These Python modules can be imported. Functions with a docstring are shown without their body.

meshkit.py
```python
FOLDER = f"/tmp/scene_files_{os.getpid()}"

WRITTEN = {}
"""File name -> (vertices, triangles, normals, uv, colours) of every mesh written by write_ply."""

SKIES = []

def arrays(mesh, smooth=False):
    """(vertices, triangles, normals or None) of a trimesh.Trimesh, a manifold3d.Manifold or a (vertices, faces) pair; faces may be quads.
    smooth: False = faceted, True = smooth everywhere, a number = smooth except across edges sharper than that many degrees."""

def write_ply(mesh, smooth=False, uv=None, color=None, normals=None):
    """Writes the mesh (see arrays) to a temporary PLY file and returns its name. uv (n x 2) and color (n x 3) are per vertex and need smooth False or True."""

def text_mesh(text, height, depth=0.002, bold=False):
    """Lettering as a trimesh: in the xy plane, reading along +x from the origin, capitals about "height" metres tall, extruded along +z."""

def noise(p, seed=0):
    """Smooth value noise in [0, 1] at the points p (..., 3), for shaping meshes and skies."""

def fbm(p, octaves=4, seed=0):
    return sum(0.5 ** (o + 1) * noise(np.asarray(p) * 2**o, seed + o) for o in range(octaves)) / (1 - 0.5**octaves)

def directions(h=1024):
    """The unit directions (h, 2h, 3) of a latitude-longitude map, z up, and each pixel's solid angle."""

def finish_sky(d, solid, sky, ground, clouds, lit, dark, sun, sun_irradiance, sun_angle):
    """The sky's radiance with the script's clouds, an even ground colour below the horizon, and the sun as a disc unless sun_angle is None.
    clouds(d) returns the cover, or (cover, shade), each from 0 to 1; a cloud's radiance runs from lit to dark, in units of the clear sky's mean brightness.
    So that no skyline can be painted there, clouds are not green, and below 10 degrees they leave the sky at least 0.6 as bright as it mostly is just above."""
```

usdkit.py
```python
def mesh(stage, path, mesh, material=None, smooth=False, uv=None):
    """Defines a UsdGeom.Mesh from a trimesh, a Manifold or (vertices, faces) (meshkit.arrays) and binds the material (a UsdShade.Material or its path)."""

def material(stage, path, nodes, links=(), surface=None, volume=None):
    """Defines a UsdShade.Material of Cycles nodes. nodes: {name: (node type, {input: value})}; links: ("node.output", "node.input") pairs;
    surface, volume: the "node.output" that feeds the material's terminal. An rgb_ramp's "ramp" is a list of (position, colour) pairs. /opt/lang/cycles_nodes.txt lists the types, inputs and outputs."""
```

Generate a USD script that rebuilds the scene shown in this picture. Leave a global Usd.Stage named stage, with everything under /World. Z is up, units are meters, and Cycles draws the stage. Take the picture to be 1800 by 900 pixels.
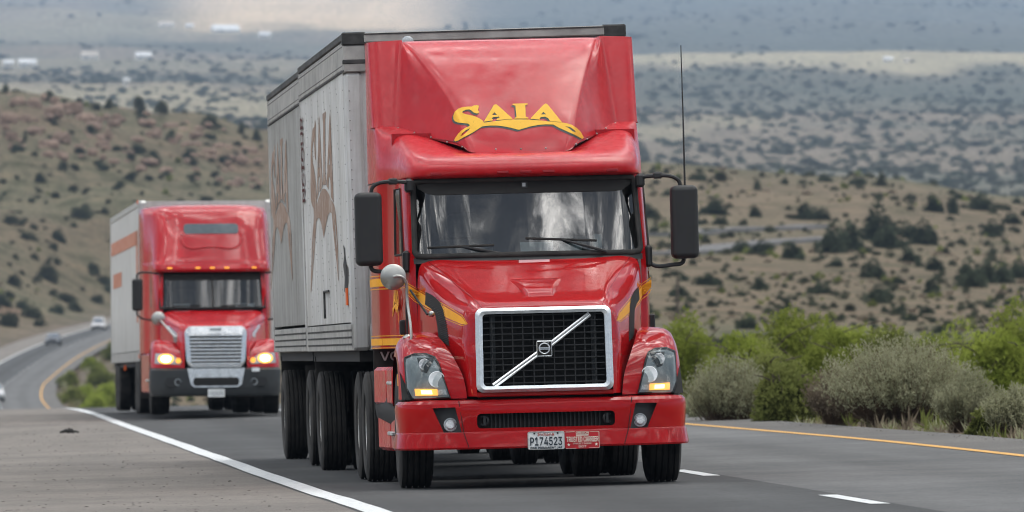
import math, random, re
import numpy as np, trimesh, manifold3d
from scipy.interpolate import PchipInterpolator, CubicSpline, RegularGridInterpolator
from shapely.geometry import Polygon
from pxr import Usd, UsdGeom, UsdLux, UsdShade, Gf, Sdf, Vt
import usdkit, meshkit

stage = Usd.Stage.CreateInMemory()
UsdGeom.SetStageUpAxis(stage, UsdGeom.Tokens.z)
UsdGeom.SetStageMetersPerUnit(stage, 1.0)
world = UsdGeom.Xform.Define(stage, '/World')
stage.SetDefaultPrim(world.GetPrim())

# ------------------------------------------------------------------ camera, sky, sun, exposure
FPX = 13000.0            # focal length in pixels of an 1800 px wide frame
EYE = 2.0                # height of the lens
cam = UsdGeom.Camera.Define(stage, '/World/camera')
cam.CreateHorizontalApertureAttr(36.0)
cam.CreateVerticalApertureAttr(18.0)
cam.CreateFocalLengthAttr(36.0 * FPX / 1800)
cam.CreateClippingRangeAttr(Gf.Vec2f(1, 60000))
cam.CreateFStopAttr(5.7)
cam.CreateFocusDistanceAttr(63.5)
cam.CreateExposureAttr(0.0)
cam.AddTransformOp().Set(Gf.Matrix4d(1,0,0,0, 0,0,1,0, 0,-1,0,0, 0,0,EYE,1))

SUN_EL, SUN_AZ = math.radians(66), math.radians(62)     # azimuth: atan2(x, y) towards the sun
SKY_STRENGTH, SUN_I = 0.061, 0.22
sd = np.array([math.sin(SUN_AZ)*math.cos(SUN_EL), math.cos(SUN_AZ)*math.cos(SUN_EL), math.sin(SUN_EL)])
sun = UsdLux.DistantLight.Define(stage, '/World/sun')
sun.CreateIntensityAttr(SUN_I); sun.CreateAngleAttr(34.0); sun.CreateColorAttr(Gf.Vec3f(1, .94, .84))
sun.GetPrim().CreateAttribute('inputs:normalize', Sdf.ValueTypeNames.Bool).Set(True)
zx = sd; xx = np.cross([0, 0, 1], zx); xx /= np.linalg.norm(xx); yx = np.cross(zx, xx)
sun.AddTransformOp().Set(Gf.Matrix4d(*xx, 0, *yx, 0, *zx, 0, 0, 0, 0, 1))

UsdGeom.Scope.Define(stage, '/World/Looks')
MATS = {}
def mat(name, nodes, links=(), surface=None, volume=None):
    MATS[name] = usdkit.material(stage, '/World/Looks/' + name, nodes, links, surface, volume)
    return MATS[name]

mat('sky_look', {
    'tc': ('texture_coordinate', {}),
    'sky': ('sky_texture', {'sky_type': 'single_scattering', 'sun_disc': False, 'sun_elevation': SUN_EL, 'sun_rotation': SUN_AZ, 'altitude': 1200.0, 'air_density': 1.0, 'aerosol_density': 2.0}),
    'mp': ('mapping', {'scale': (1.6, 1.6, 3.6)}),
    'n': ('noise_texture', {'scale': 2.1, 'detail': 9.0, 'roughness': 0.56, 'distortion': 0.5}),
    'cover': ('rgb_ramp', {'ramp': [(0.0, (1, 1, 1)), (0.5, (1, 1, 1)), (0.62, (.72, .72, .72)), (1.0, (.55, .55, .55))]}),
    'mp2': ('mapping', {'scale': (-1.2, 1.2, 2.6), 'location': (0.3, 2.2, .6)}),
    'n2': ('noise_texture', {'scale': 4.2, 'detail': 10.0, 'roughness': 0.62, 'distortion': 0.7}),
    'tone': ('rgb_ramp', {'ramp': [(0.0, (2.6, 3.1, 3.9)), (0.44, (4.6, 5.1, 6.0)), (0.52, (9.5, 9.8, 10.2)), (0.575, (30, 30, 30)), (0.66, (85, 83, 80)), (1.0, (110, 107, 103))]}),
    'mx': ('mix_color', {}), 'sp': ('separate_xyz', {}), 'zr': ('map_range', {'range_type': 'smoothstep', 'from_min': -.08, 'from_max': 1.0, 'to_min': .06, 'to_max': 1.75}), 'vm': ('vector_math', {'math_type': 'scale'}),
    'bg': ('background_shader', {'strength': SKY_STRENGTH})},
    [('tc.generated', 'mp.vector'), ('tc.generated', 'mp2.vector'), ('mp.vector', 'n.vector'), ('mp2.vector', 'n2.vector'), ('n.fac', 'cover.fac'), ('n2.fac', 'tone.fac'),
     ('cover.color', 'mx.fac'), ('sky.color', 'mx.a'), ('tone.color', 'mx.b'), ('tc.generated', 'sp.vector'), ('sp.z', 'zr.value'), ('zr.result', 'vm.scale'), ('mx.result', 'vm.vector1'), ('vm.vector', 'bg.color')], surface='bg.background')
MATS['sky_look'].GetPrim()
dome = UsdLux.DomeLight.Define(stage, '/World/sky')
UsdShade.MaterialBindingAPI.Apply(dome.GetPrim()).Bind(MATS['sky_look'])
dome.GetPrim().SetCustomDataByKey('kind', 'structure')

# ------------------------------------------------------------------ naming, tagging, building
taken = {}
def numbered(parent, name):
    k = (str(parent), name)
    n = taken.get(k, -1) + 1
    taken[k] = n
    return f'{parent}/{name}' + (f'_{n:03d}' if n else '')
def tag(prim, label=None, cat=None, group=None, kind=None):
    for key, val in (('label', label), ('category', cat), ('group', group), ('kind', kind)):
        if val:
            prim.SetCustomDataByKey(key, val)
    return prim
def m4(R=None, t=(0, 0, 0), s=1.0):
    R = np.eye(3) if R is None else np.asarray(R, float)
    R = R * np.asarray(s, float)          # columns scaled
    return Gf.Matrix4d(*R[:, 0], 0, *R[:, 1], 0, *R[:, 2], 0, *map(float, t), 1)
def rotz(a):
    c, s = math.cos(a), math.sin(a)
    return np.array([[c, -s, 0], [s, c, 0], [0, 0, 1]])
LAST = None
def thing(name, label, cat, matrix=None, group=None, kind=None):
    global LAST
    p = LAST = numbered('/World', name)
    x = UsdGeom.Xform.Define(stage, p)
    x.MakeMatrixXform().Set(matrix or Gf.Matrix4d(1))
    tag(x.GetPrim(), label, cat, group, kind); BASELAB[p] = label
    return p
BASELAB = {}
def copy_of(src, matrix, label=None, group=None):
    global LAST
    base = re.sub(r'_\d{3}$', '', src.rsplit('/', 1)[1])
    p = LAST = numbered('/World', base)
    x = UsdGeom.Xform.Define(stage, p)
    x.GetPrim().GetReferences().AddInternalReference(src)
    x.GetPrim().SetInstanceable(True)
    x.MakeMatrixXform().Set(matrix)
    was = stage.GetPrimAtPath(src).GetCustomData()
    tag(x.GetPrim(), label or BASELAB.get(src), was.get('category'), group or was.get('group'))
    return p
def part(parent, name, mesh, material, smooth=35, label=None, kind=None, uv=None):
    p = numbered(parent, name)
    usdkit.mesh(stage, p, mesh, MATS[material], smooth=smooth, uv=uv)
    tag(stage.GetPrimAtPath(p), label, None, None, kind)
    return p

# ------------------------------------------------------------------ mesh helpers
def cat(*ms):
    out = []
    for m in ms:
        if isinstance(m, (list, tuple)) and not (len(m) == 2 and isinstance(m[0], np.ndarray)):
            out += list(m)
        else:
            out.append(m)
    vs, fs, n = [], [], 0
    for m in out:
        v, f = (m.vertices, m.faces) if hasattr(m, 'faces') else m
        vs.append(np.asarray(v)); fs.append(np.asarray(f) + n); n += len(v)
    return trimesh.Trimesh(np.vstack(vs), np.vstack(fs), process=False)
def flipx(m):
    v = np.array(m.vertices); v[:, 0] *= -1
    return trimesh.Trimesh(v, np.array(m.faces)[:, ::-1], process=False)
def both(m):
    return cat(m, flipx(m))
def box(x0, x1, y0, y1, z0, z1, b=0.0):
    if b <= 0:
        return trimesh.creation.box(bounds=[[x0, y0, z0], [x1, y1, z1]])
    pts = []
    for sx, ex in ((x0, 1), (x1, -1)):
        for sy, ey in ((y0, 1), (y1, -1)):
            for sz, ez in ((z0, 1), (z1, -1)):
                for k in range(3):
                    o = [b, b, b]; o[k] = 0
                    pts.append((sx + ex*o[0], sy + ey*o[1], sz + ez*o[2]))
    return trimesh.convex.convex_hull(np.array(pts))
def tube(pts, r, sides=8, smooth_n=0):
    p = np.asarray(pts, float)
    if smooth_n:
        t = np.r_[0, np.cumsum(np.linalg.norm(np.diff(p, axis=0), axis=1))]
        p = CubicSpline(t, p)(np.linspace(0, t[-1], smooth_n)) if len(p) > 2 else p
    r = np.asarray(r, float).ravel()
    r = np.interp(np.linspace(0, 1, len(p)), np.linspace(0, 1, len(r)), r) if len(r) > 1 else np.full(len(p), r[0])
    t = np.gradient(p, axis=0); t /= np.linalg.norm(t, axis=1, keepdims=True) + 1e-12
    a = np.zeros_like(p); ref = np.array([0, 0, 1.0]) if abs(t[0][2]) < .9 else np.array([1.0, 0, 0])
    for i in range(len(p)):
        ref = ref - t[i]*(ref @ t[i]); ref /= np.linalg.norm(ref); a[i] = ref
    b = np.cross(t, a); ang = np.arange(sides)*2*np.pi/sides
    v = p[:, None] + r[:, None, None]*(np.cos(ang)[None, :, None]*a[:, None] + np.sin(ang)[None, :, None]*b[:, None])
    n = len(p); f = []
    for i in range(n - 1):
        for j in range(sides):
            k = (j + 1) % sides
            f += [[i*sides + j, i*sides + k, (i+1)*sides + k], [i*sides + j, (i+1)*sides + k, (i+1)*sides + j]]
    v = np.vstack([v.reshape(-1, 3), p[:1], p[-1:]])
    for j in range(sides):
        k = (j + 1) % sides
        f += [[n*sides, k, j], [n*sides + 1, (n-1)*sides + j, (n-1)*sides + k]]
    return trimesh.Trimesh(v, np.array(f), process=False)
def dense(C, nu, nv):
    """Smooth surface through a control grid (m, n, 3)."""
    C = np.asarray(C, float)
    def along(C, n):
        d = np.linalg.norm(np.diff(C, axis=0), axis=-1).mean(axis=tuple(range(1, C.ndim - 1)))
        t = np.r_[0, np.cumsum(np.maximum(d, 1e-6))]
        s = np.unique(np.r_[np.linspace(0, t[-1], n), t])
        return PchipInterpolator(t, C, axis=0)(s)
    C = along(C, nu)
    C = along(C.transpose(1, 0, 2), nv).transpose(1, 0, 2)
    return C
def sheet(G):
    m, n = G.shape[:2]
    i, j = np.meshgrid(np.arange(m-1), np.arange(n-1), indexing='ij')
    a = (i*n + j).ravel(); q = np.stack([a, a+1, a+n+1, a+n], 1)
    return trimesh.Trimesh(G.reshape(-1, 3), np.vstack([q[:, [0, 1, 2]], q[:, [0, 2, 3]]]), process=False)
def patch(C, nu=24, nv=24):
    return sheet(dense(C, nu, nv))
def soft_both(C, nu, nv, s=1.2):
    """Mirrored surface with its creases rounded."""
    from scipy.ndimage import gaussian_filter1d
    G = dense(C, nu, nv); F = np.concatenate([G[:, :0:-1]*[-1, 1, 1], G], 1); S = F.copy()
    for ax in (0, 1): S = gaussian_filter1d(S, s, axis=ax, mode='nearest')
    m, n = S.shape[:2]; w = np.minimum(np.minimum.outer(np.arange(m), np.full(n, 99)), np.minimum.outer(np.arange(m)[::-1], np.full(n, 99)))
    w = np.minimum(w, np.minimum(np.arange(n), np.arange(n)[::-1])[None]); w = np.clip(w/3, 0, 1)[..., None]
    return sheet(F*(1-w) + S*w)
def prism(poly, y0, y1, holes=()):
    """Polygon in (x, z) extruded along y."""
    P = Polygon(poly, holes)
    if not P.is_valid: P = P.buffer(0)
    out = []
    for g in getattr(P, 'geoms', [P]):
        m = trimesh.creation.extrude_polygon(g, 1.0, engine='earcut')
        v = np.array(m.vertices)
        out.append(trimesh.Trimesh(np.stack([v[:, 0], y0 + (y1-y0)*v[:, 2], v[:, 1]], 1), np.array(m.faces)[:, ::-1] if y1 > y0 else m.faces, process=False))
    return cat(out)
def prism_x(poly, x0, x1):
    """Polygon in (y, z) extruded along x."""
    m = trimesh.creation.extrude_polygon(Polygon(poly).buffer(0), 1.0, engine='earcut'); v = np.array(m.vertices)
    return trimesh.Trimesh(np.stack([x0 + (x1-x0)*v[:, 2], v[:, 0], v[:, 1]], 1), m.faces, process=False)
def rrect(x0, x1, z0, z1, r, n=5):
    pts = []
    for cx, cz, a0 in ((x1-r, z1-r, 0), (x0+r, z1-r, 90), (x0+r, z0+r, 180), (x1-r, z0+r, 270)):
        for k in range(n+1):
            a = math.radians(a0 + 90*k/n); pts.append((cx + r*math.cos(a), cz + r*math.sin(a)))
    return pts
def lathe_x(prof, x0=0.0, n=40):
    """Profile of (x, radius) revolved about the x axis."""
    prof = np.asarray(prof, float); ang = np.arange(n)*2*np.pi/n
    G = np.stack([np.broadcast_to(prof[:, None, 0] + x0, (len(prof), n)), prof[:, 1:2]*np.cos(ang), prof[:, 1:2]*np.sin(ang)], -1)
    G = np.concatenate([G, G[:, :1]], 1)
    return sheet(G)
def shift(m, d):
    return trimesh.Trimesh(np.array(m.vertices) + np.asarray(d, float), np.array(m.faces), process=False)
def to_manifold(m):
    m = trimesh.Trimesh(m.vertices, m.faces, process=True)
    return manifold3d.Manifold(manifold3d.Mesh(np.array(m.vertices, np.float32), np.array(m.faces, np.uint32)))
def text_flat(text, height, width=None, bold=False, depth=.003):
    """Text in the (x, z) plane facing -y, centred on the origin."""
    m = meshkit.text_mesh(text, height, depth, bold); v = np.array(m.vertices)
    v[:, :2] -= (v[:, :2].max(0) + v[:, :2].min(0))/2
    if width: v[:, 0] *= width/np.ptp(v[:, 0])
    return trimesh.Trimesh(np.stack([v[:, 0], -v[:, 2], v[:, 1]], 1), np.array(m.faces), process=False)

# ------------------------------------------------------------------ materials
def noisy(name, c1, c2, scale, rough=.9, detail=6, bump=0, coord='position', spec=.3, dist=.02, ramp=(.35, .65), rand=0, extra=None):
    """Two colours mixed by noise in world or object space."""
    src = 'g.position' if coord == 'position' else 't.object'
    nodes = {'g': ('geometry', {}), 't': ('texture_coordinate', {}), 'n': ('noise_texture', {'scale': scale, 'detail': float(detail), 'roughness': .6}),
             'r': ('rgb_ramp', {'ramp': [(ramp[0], c1), (ramp[1], c2)]}), 'p': ('principled_bsdf', {'roughness': rough, 'specular_ior_level': spec})}
    links = [(src, 'n.vector'), ('n.fac', 'r.fac')]
    colour = 'r.color'
    if rand:
        nodes['o'] = ('object_info', {}); nodes['mr'] = ('map_range', {'from_min': 0., 'from_max': 1., 'to_min': 1-rand, 'to_max': 1+rand}); nodes['h'] = ('hsv', {})
        links += [('o.random', 'mr.value'), ('mr.result', 'h.value'), ('r.color', 'h.color')]; colour = 'h.color'
    links.append((colour, 'p.base_color'))
    if bump:
        nodes['n2'] = ('noise_texture', {'scale': scale*4, 'detail': 5.0}); nodes['b'] = ('bump', {'strength': bump, 'distance': dist})
        links += [(src, 'n2.vector'), ('n2.fac', 'b.height'), ('b.normal', 'p.normal')]
    return mat(name, nodes, links, surface='p.BSDF')
def paint(name, c, rough=.5, coat=1.0, coat_rough=.06, spec=.03, var=.10, metallic=0., ior=1.52):
    c = np.array(c)
    return mat(name, {'t': ('texture_coordinate', {}), 'n': ('noise_texture', {'scale': 1.7, 'detail': 7.0, 'roughness': .65}),
        'r': ('rgb_ramp', {'ramp': [(.3, tuple(c*(1-var))), (.7, tuple(c*(1+var)))]}),
        'n3': ('noise_texture', {'scale': 42.0, 'detail': 3.0, 'roughness': .7}), 'r3': ('rgb_ramp', {'ramp': [(.0, (1, 1, 1)), (.66, (1, 1, 1)), (.74, (.45, .42, .40))]}), 'm3': ('mix', {'mix_type': 'multiply', 'fac': .8}),
        'n2': ('noise_texture', {'scale': 6.0, 'detail': 5.0}), 'mr': ('map_range', {'from_min': .3, 'from_max': .7, 'to_min': coat_rough*.6, 'to_max': coat_rough*1.6}),
        'p': ('principled_bsdf', {'roughness': rough, 'coat_weight': coat, 'coat_ior': ior, 'specular_ior_level': spec, 'metallic': metallic})},
        [('t.object', 'n.vector'), ('t.object', 'n2.vector'), ('n.fac', 'r.fac'), ('t.object', 'n3.vector'), ('n3.fac', 'r3.fac'), ('r.color', 'm3.color1'), ('r3.color', 'm3.color2'), ('m3.color', 'p.base_color'), ('n2.fac', 'mr.value'), ('mr.result', 'p.coat_roughness')], surface='p.BSDF')
def plain(name, c, rough=.6, metallic=0., spec=.5):
    return noisy(name, tuple(np.array(c)*.86), tuple(np.array(c)*1.12), 9.0, rough, 5, coord='object', spec=spec) if metallic == 0 else \
        mat(name, {'t': ('texture_coordinate', {}), 'n': ('noise_texture', {'scale': 7.0, 'detail': 6.0}), 'mr': ('map_range', {'from_min': .3, 'from_max': .7, 'to_min': rough*.7, 'to_max': rough*1.4}),
        'p': ('principled_bsdf', {'base_color': c, 'metallic': metallic})}, [('t.object', 'n.vector'), ('n.fac', 'mr.value'), ('mr.result', 'p.roughness')], surface='p.BSDF')
def glow(name, c, strength):
    return mat(name, {'p': ('principled_bsdf', {'base_color': c, 'roughness': .3, 'emission_color': c, 'emission_strength': float(strength)})}, surface='p.BSDF')
def pane(name, tint=(.55, .62, .62), ior=1.5):
    return mat(name, {'f': ('fresnel', {'IOR': ior}), 't': ('transparent_bsdf', {'color': tint}), 'g': ('glossy_bsdf', {'color': (1, 1, 1), 'roughness': .015}), 'm': ('mix_closure', {})},
        [('f.fac', 'm.fac'), ('t.BSDF', 'm.closure1'), ('g.BSDF', 'm.closure2')], surface='m.closure')

paint('red_paint', (.325, .0034, .005), coat_rough=.05, ior=1.42)
paint('red_paint_weathered', (.44, .012, .018), rough=.45, coat_rough=.20, ior=1.60)
paint('red_paint_second', (.40, .0075, .012), rough=.45, coat_rough=.10, ior=1.58, var=.05)
paint('dark_red_paint', (.24, .005, .008), coat_rough=.08)
paint('yellow_vinyl', (.78, .36, .03), coat=.3, coat_rough=.3)
paint('logo_yellow', (.86, .50, .06), coat=.3, coat_rough=.3, var=.04)
plain('logo_shadow', (.055, .075, .075))
plain('black_plastic', (.012, .013, .014), .5)
plain('dark_grille', (.010, .011, .012), .55)
plain('deep_black', (.006, .006, .006), .8)
plain('chassis', (.014, .014, .015), .7)
plain('dark_bumper', (.022, .025, .027), .45)
plain('charcoal_plastic', (.035, .04, .043), .5)
plain('rivet_grey', (.20, .20, .20), .5)
noisy('rubber', (.013, .013, .013), (.034, .032, .030), 5.0, .78, coord='object', spec=.35)
plain('chrome', (.88, .90, .91), .16, .86)
plain('satin_chrome', (.78, .82, .84), .26, .75)
plain('dull_metal', (.42, .42, .40), .38, 1.0)
plain('white_plate', (.62, .64, .64), .45)
plain('plate_red', (.42, .012, .018), .4)
plain('plate_ink', (.02, .03, .04), .5)
plain('plate_cream', (.72, .66, .56), .45)
plain('plate_script', (.45, .06, .03), .5)
plain('paper', (.75, .78, .8), .7)
plain('cab_grey', (.05, .055, .06), .8)
plain('seat_grey', (.09, .10, .11), .85)
plain('sticker_pink', (.62, .34, .36), .5)
glow('amber_lit', (1.0, .46, .09), 1.25)
glow('white_lit', (1.0, .90, .68), 7.0)
glow('halo_lit', (1.0, .50, .10), 1.4)
glow('dim_lit', (.80, .86, .88), .12)
glow('bulb_core', (1.0, .86, .60), 1.6)
glow('amber_small', (.95, .42, .05), .8)
plain('amber_lens', (.55, .20, .01), .3)
plain('orange_lens', (.75, .13, .02), .3)
plain('lamp_grey', (.36, .40, .42), .25)
noisy('reflector', (.5, .54, .56), (.85, .88, .9), 60.0, .15, 3, coord='object', spec=.9)
pane('windshield', (.62, .70, .70), 1.9)
pane('lamp_lens', (.86, .9, .9), 1.45)
plain('window_dull', (.10, .125, .14), .12)
pane('window_glass', (.35, .40, .40), 1.5)
def grimy(name, clean, dirt, amount=.75):
    mat(name, {'t': ('texture_coordinate', {}), 'mp': ('mapping', {'scale': (9, 9, .55)}), 'n': ('noise_texture', {'scale': 1.0, 'detail': 8.0, 'roughness': .7}), 'r': ('rgb_ramp', {'ramp': [(.38, clean), (.66, dirt)]}),
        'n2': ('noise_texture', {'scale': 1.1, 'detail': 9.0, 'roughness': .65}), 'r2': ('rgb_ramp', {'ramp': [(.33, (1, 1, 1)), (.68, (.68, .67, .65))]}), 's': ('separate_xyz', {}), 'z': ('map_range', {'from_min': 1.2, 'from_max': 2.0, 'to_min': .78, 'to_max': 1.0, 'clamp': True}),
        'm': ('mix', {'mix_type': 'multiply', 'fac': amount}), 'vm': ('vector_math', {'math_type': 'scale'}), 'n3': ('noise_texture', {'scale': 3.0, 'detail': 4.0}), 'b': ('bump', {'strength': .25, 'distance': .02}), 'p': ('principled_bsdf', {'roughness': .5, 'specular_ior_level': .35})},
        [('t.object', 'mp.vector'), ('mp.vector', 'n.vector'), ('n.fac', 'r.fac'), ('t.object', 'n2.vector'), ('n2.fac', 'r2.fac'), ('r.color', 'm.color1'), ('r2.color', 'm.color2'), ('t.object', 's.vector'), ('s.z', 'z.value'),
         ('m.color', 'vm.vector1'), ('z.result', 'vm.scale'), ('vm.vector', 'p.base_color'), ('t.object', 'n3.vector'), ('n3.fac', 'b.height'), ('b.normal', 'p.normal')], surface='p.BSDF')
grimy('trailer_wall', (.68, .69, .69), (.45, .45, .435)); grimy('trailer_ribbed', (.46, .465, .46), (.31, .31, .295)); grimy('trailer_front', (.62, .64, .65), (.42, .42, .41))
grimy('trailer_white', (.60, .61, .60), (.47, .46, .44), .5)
def faded(name, ink, wall):
    mat(name, {'t': ('texture_coordinate', {}), 'n': ('noise_texture', {'scale': 5.0, 'detail': 9.0, 'roughness': .72}), 'r': ('rgb_ramp', {'ramp': [(.50, ink), (.70, wall)]}), 'p': ('principled_bsdf', {'roughness': .7})},
        [('t.object', 'n.vector'), ('n.fac', 'r.fac'), ('r.color', 'p.base_color')], surface='p.BSDF')
faded('faded_brown', (.25, .165, .12), (.46, .41, .37)); faded('faded_orange', (.44, .17, .10), (.56, .36, .29))
noisy('trailer_rail', (.24, .24, .23), (.40, .395, .38), 3.0, .55, 8, coord='object')
noisy('trailer_dark_rail', (.02, .022, .022), (.07, .07, .07), 5.0, .6, 8, coord='object')
plain('maroon_print', (.13, .03, .03), .6)
plain('aluminium', (.62, .62, .60), .4, .9)
# ------------------------------------------------------------------ road geometry (world metres; the camera stands at the origin, looking along +y)
def smooth(t):
    t = np.clip(t, 0, 1); return t*t*(3 - 2*t)
_ry = np.array([-400, -100, 0, 54, 63.7, 87, 130, 160, 200, 300, 400, 480, 560, 640, 705, 745, 800, 860, 905, 1000, 1100, 1200, 1300.])
_rx = np.array([33.9, 10.85, 3.15, -1.0, -1.747, -3.54, -6.85, -9.15, -12.2, -20.4, -29., -35.7, -42.4, -48.0, -51.6, -53.0, -54.5, -55.8, -56.4, -57.1, -57.0, -54.6, -48.])
_rz = np.array([-4.0, .6, .72, .135, -.017, -.349, -.958, -1.385, -2.12, -5.0, -7.7, -9.05, -9.45, -9.9, -9.95, -9.65, -9.1, -8.65, -8.3, -7.8, -7.4, -6.6, -5.6])
_rb = np.array([.0, .005, .01, .015, .0242, .032, .032, .028, .02, .0, .0, .0, .0, .0, 0, 0, 0, 0, 0, 0, 0, 0, 0.])
xw, zw, bw = PchipInterpolator(_ry, _rx), PchipInterpolator(_ry, _rz), PchipInterpolator(_ry, _rb)
def road_z(x, y):
    yy = np.clip(y, -400, 1300)
    l = x - xw(yy)
    return zw(yy) + bw(yy)*np.clip(l, -4, 10) , l
LANE, EDGE_L, EDGE_R, YELLOW = 3.66, -3.7, 8.55, 7.24

# ------------------------------------------------------------------ terrain: height as a function of bearing and distance
def zv(D, v):                        # height seen at row v from distance D
    return EYE - (v - 450)/FPX*D
def column(near, seen):
    D = [d for d, _ in near] + [d for d, _ in seen]
    z = [h for _, h in near] + [zv(d, v) for d, v in seen]
    return PchipInterpolator(np.log(np.array(D, float)), z)
NEARL = [(5, .3), (60, .0), (120, -.9), (200, -2.2), (300, -5), (400, -7.8), (500, -9.2), (650, -9.7), (800, -8.7)]
NEARR = [(5, .8), (50, .5), (72, .0), (100, -.2), (125, -.55), (150, -1.2), (200, -2.6), (260, -3.6)]
FAR = [(5500, 118), (6500, 95), (8000, 58), (10000, 15), (12500, -35), (15000, -75), (18000, -130), (24000, -190), (30000, -170)]
COLS = [
    (-900, column(NEARL, [(950, 555), (1050, 520), (1150, 450), (1250, 370), (1350, 270), (1420, 190), (1500, 120), (1600, 105), (1900, 170), (2400, 215), (3500, 188), (4500, 150)] + FAR)),
    (0, column(NEARL, [(950, 560), (1050, 530), (1150, 465), (1250, 395), (1350, 295), (1420, 215), (1485, 160), (1560, 158), (1800, 190), (2500, 222), (3500, 186), (4500, 150)] + FAR)),
    (190, column(NEARL, [(950, 562), (1050, 535), (1150, 475), (1250, 410), (1350, 315), (1420, 245), (1485, 192), (1560, 190), (1800, 215), (2500, 225), (3500, 188), (4500, 150)] + FAR)),
    (330, column(NEARL, [(950, 562), (1050, 538), (1150, 485), (1250, 420), (1350, 330), (1420, 265), (1485, 212), (1560, 211), (1800, 225), (2500, 228), (3500, 190), (4500, 150)] + FAR)),
    (460, column(NEARL, [(950, 565), (1050, 542), (1150, 492), (1250, 430), (1350, 345), (1420, 285), (1485, 240), (1560, 238), (1800, 245), (2500, 235), (3500, 196), (4500, 152)] + FAR)),
    (800, column(NEARR + [(330, -4.5), (500, -4)], [(650, 500), (800, 420), (1000, 320), (1150, 285), (1300, 290), (1800, 320), (2500, 310), (3500, 235), (4500, 180)] + FAR)),
    (1110, column(NEARR, [(330, 650), (400, 600), (500, 540), (650, 460), (800, 395), (1000, 318), (1120, 288), (1200, 292), (1500, 330), (1900, 350), (2500, 312), (3500, 230), (4500, 180)] + FAR)),
    (1500, column(NEARR, [(330, 650), (400, 602), (500, 545), (650, 468), (800, 405), (1000, 332), (1120, 310), (1200, 314), (1500, 345), (1900, 362), (2500, 318), (3500, 236), (4500, 182)] + FAR)),
    (1800, column(NEARR, [(330, 650), (400, 606), (500, 552), (650, 478), (800, 420), (1000, 360), (1100, 345), (1200, 350), (1500, 375), (1900, 380), (2500, 330), (3500, 240), (4500, 184)] + FAR)),
    (2700, column(NEARR, [(330, 650), (400, 606), (500, 552), (650, 478), (800, 420), (1000, 365), (1100, 350), (1200, 355), (1500, 380), (1900, 380), (2500, 330), (3500, 240), (4500, 184)] + FAR))]
_cu = np.array([c for c, _ in COLS], float)
def natural(x, y):
    r = np.clip(np.hypot(x, y), 5.01, 29999); lr = np.log(r)
    u = 900 + FPX*np.where(y > 1, x/np.maximum(y, 1), np.sign(x)*9)
    u = np.clip(u, -900, 2700)
    Z = np.stack([f(lr) for _, f in COLS])
    k = np.clip(np.searchsorted(_cu, u, 'right') - 1, 0, len(_cu) - 2)
    t = smooth((u - _cu[k])/(_cu[k+1] - _cu[k]))
    z = np.take_along_axis(Z, k[None], 0)[0]*(1-t) + np.take_along_axis(Z, k[None]+1, 0)[0]*t
    p = np.stack([x, y, np.zeros_like(x)], -1)
    rough = np.clip((r - 40)/500, 0, 1)
    z = z + (meshkit.fbm(p/60, 4, 3) - .5)*rough*np.clip(r/1200, .4, 1.0)*2.2
    far = np.clip((r - 2200)/5000, 0, 1.6)
    z = z + (meshkit.fbm(p/420, 5, 9) - .5)*far*34
    # rocky left hill: ledges
    hill = smooth((r - 1150)/120)*smooth((1620 - r)/120)*smooth((560 - u)/200)
    n = meshkit.fbm(p*[1/22, 1/30, 1], 4, 21)
    z = z + hill*(np.floor(n*7)/7*.5 + n*.5 - .5)*9
    return z
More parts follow.
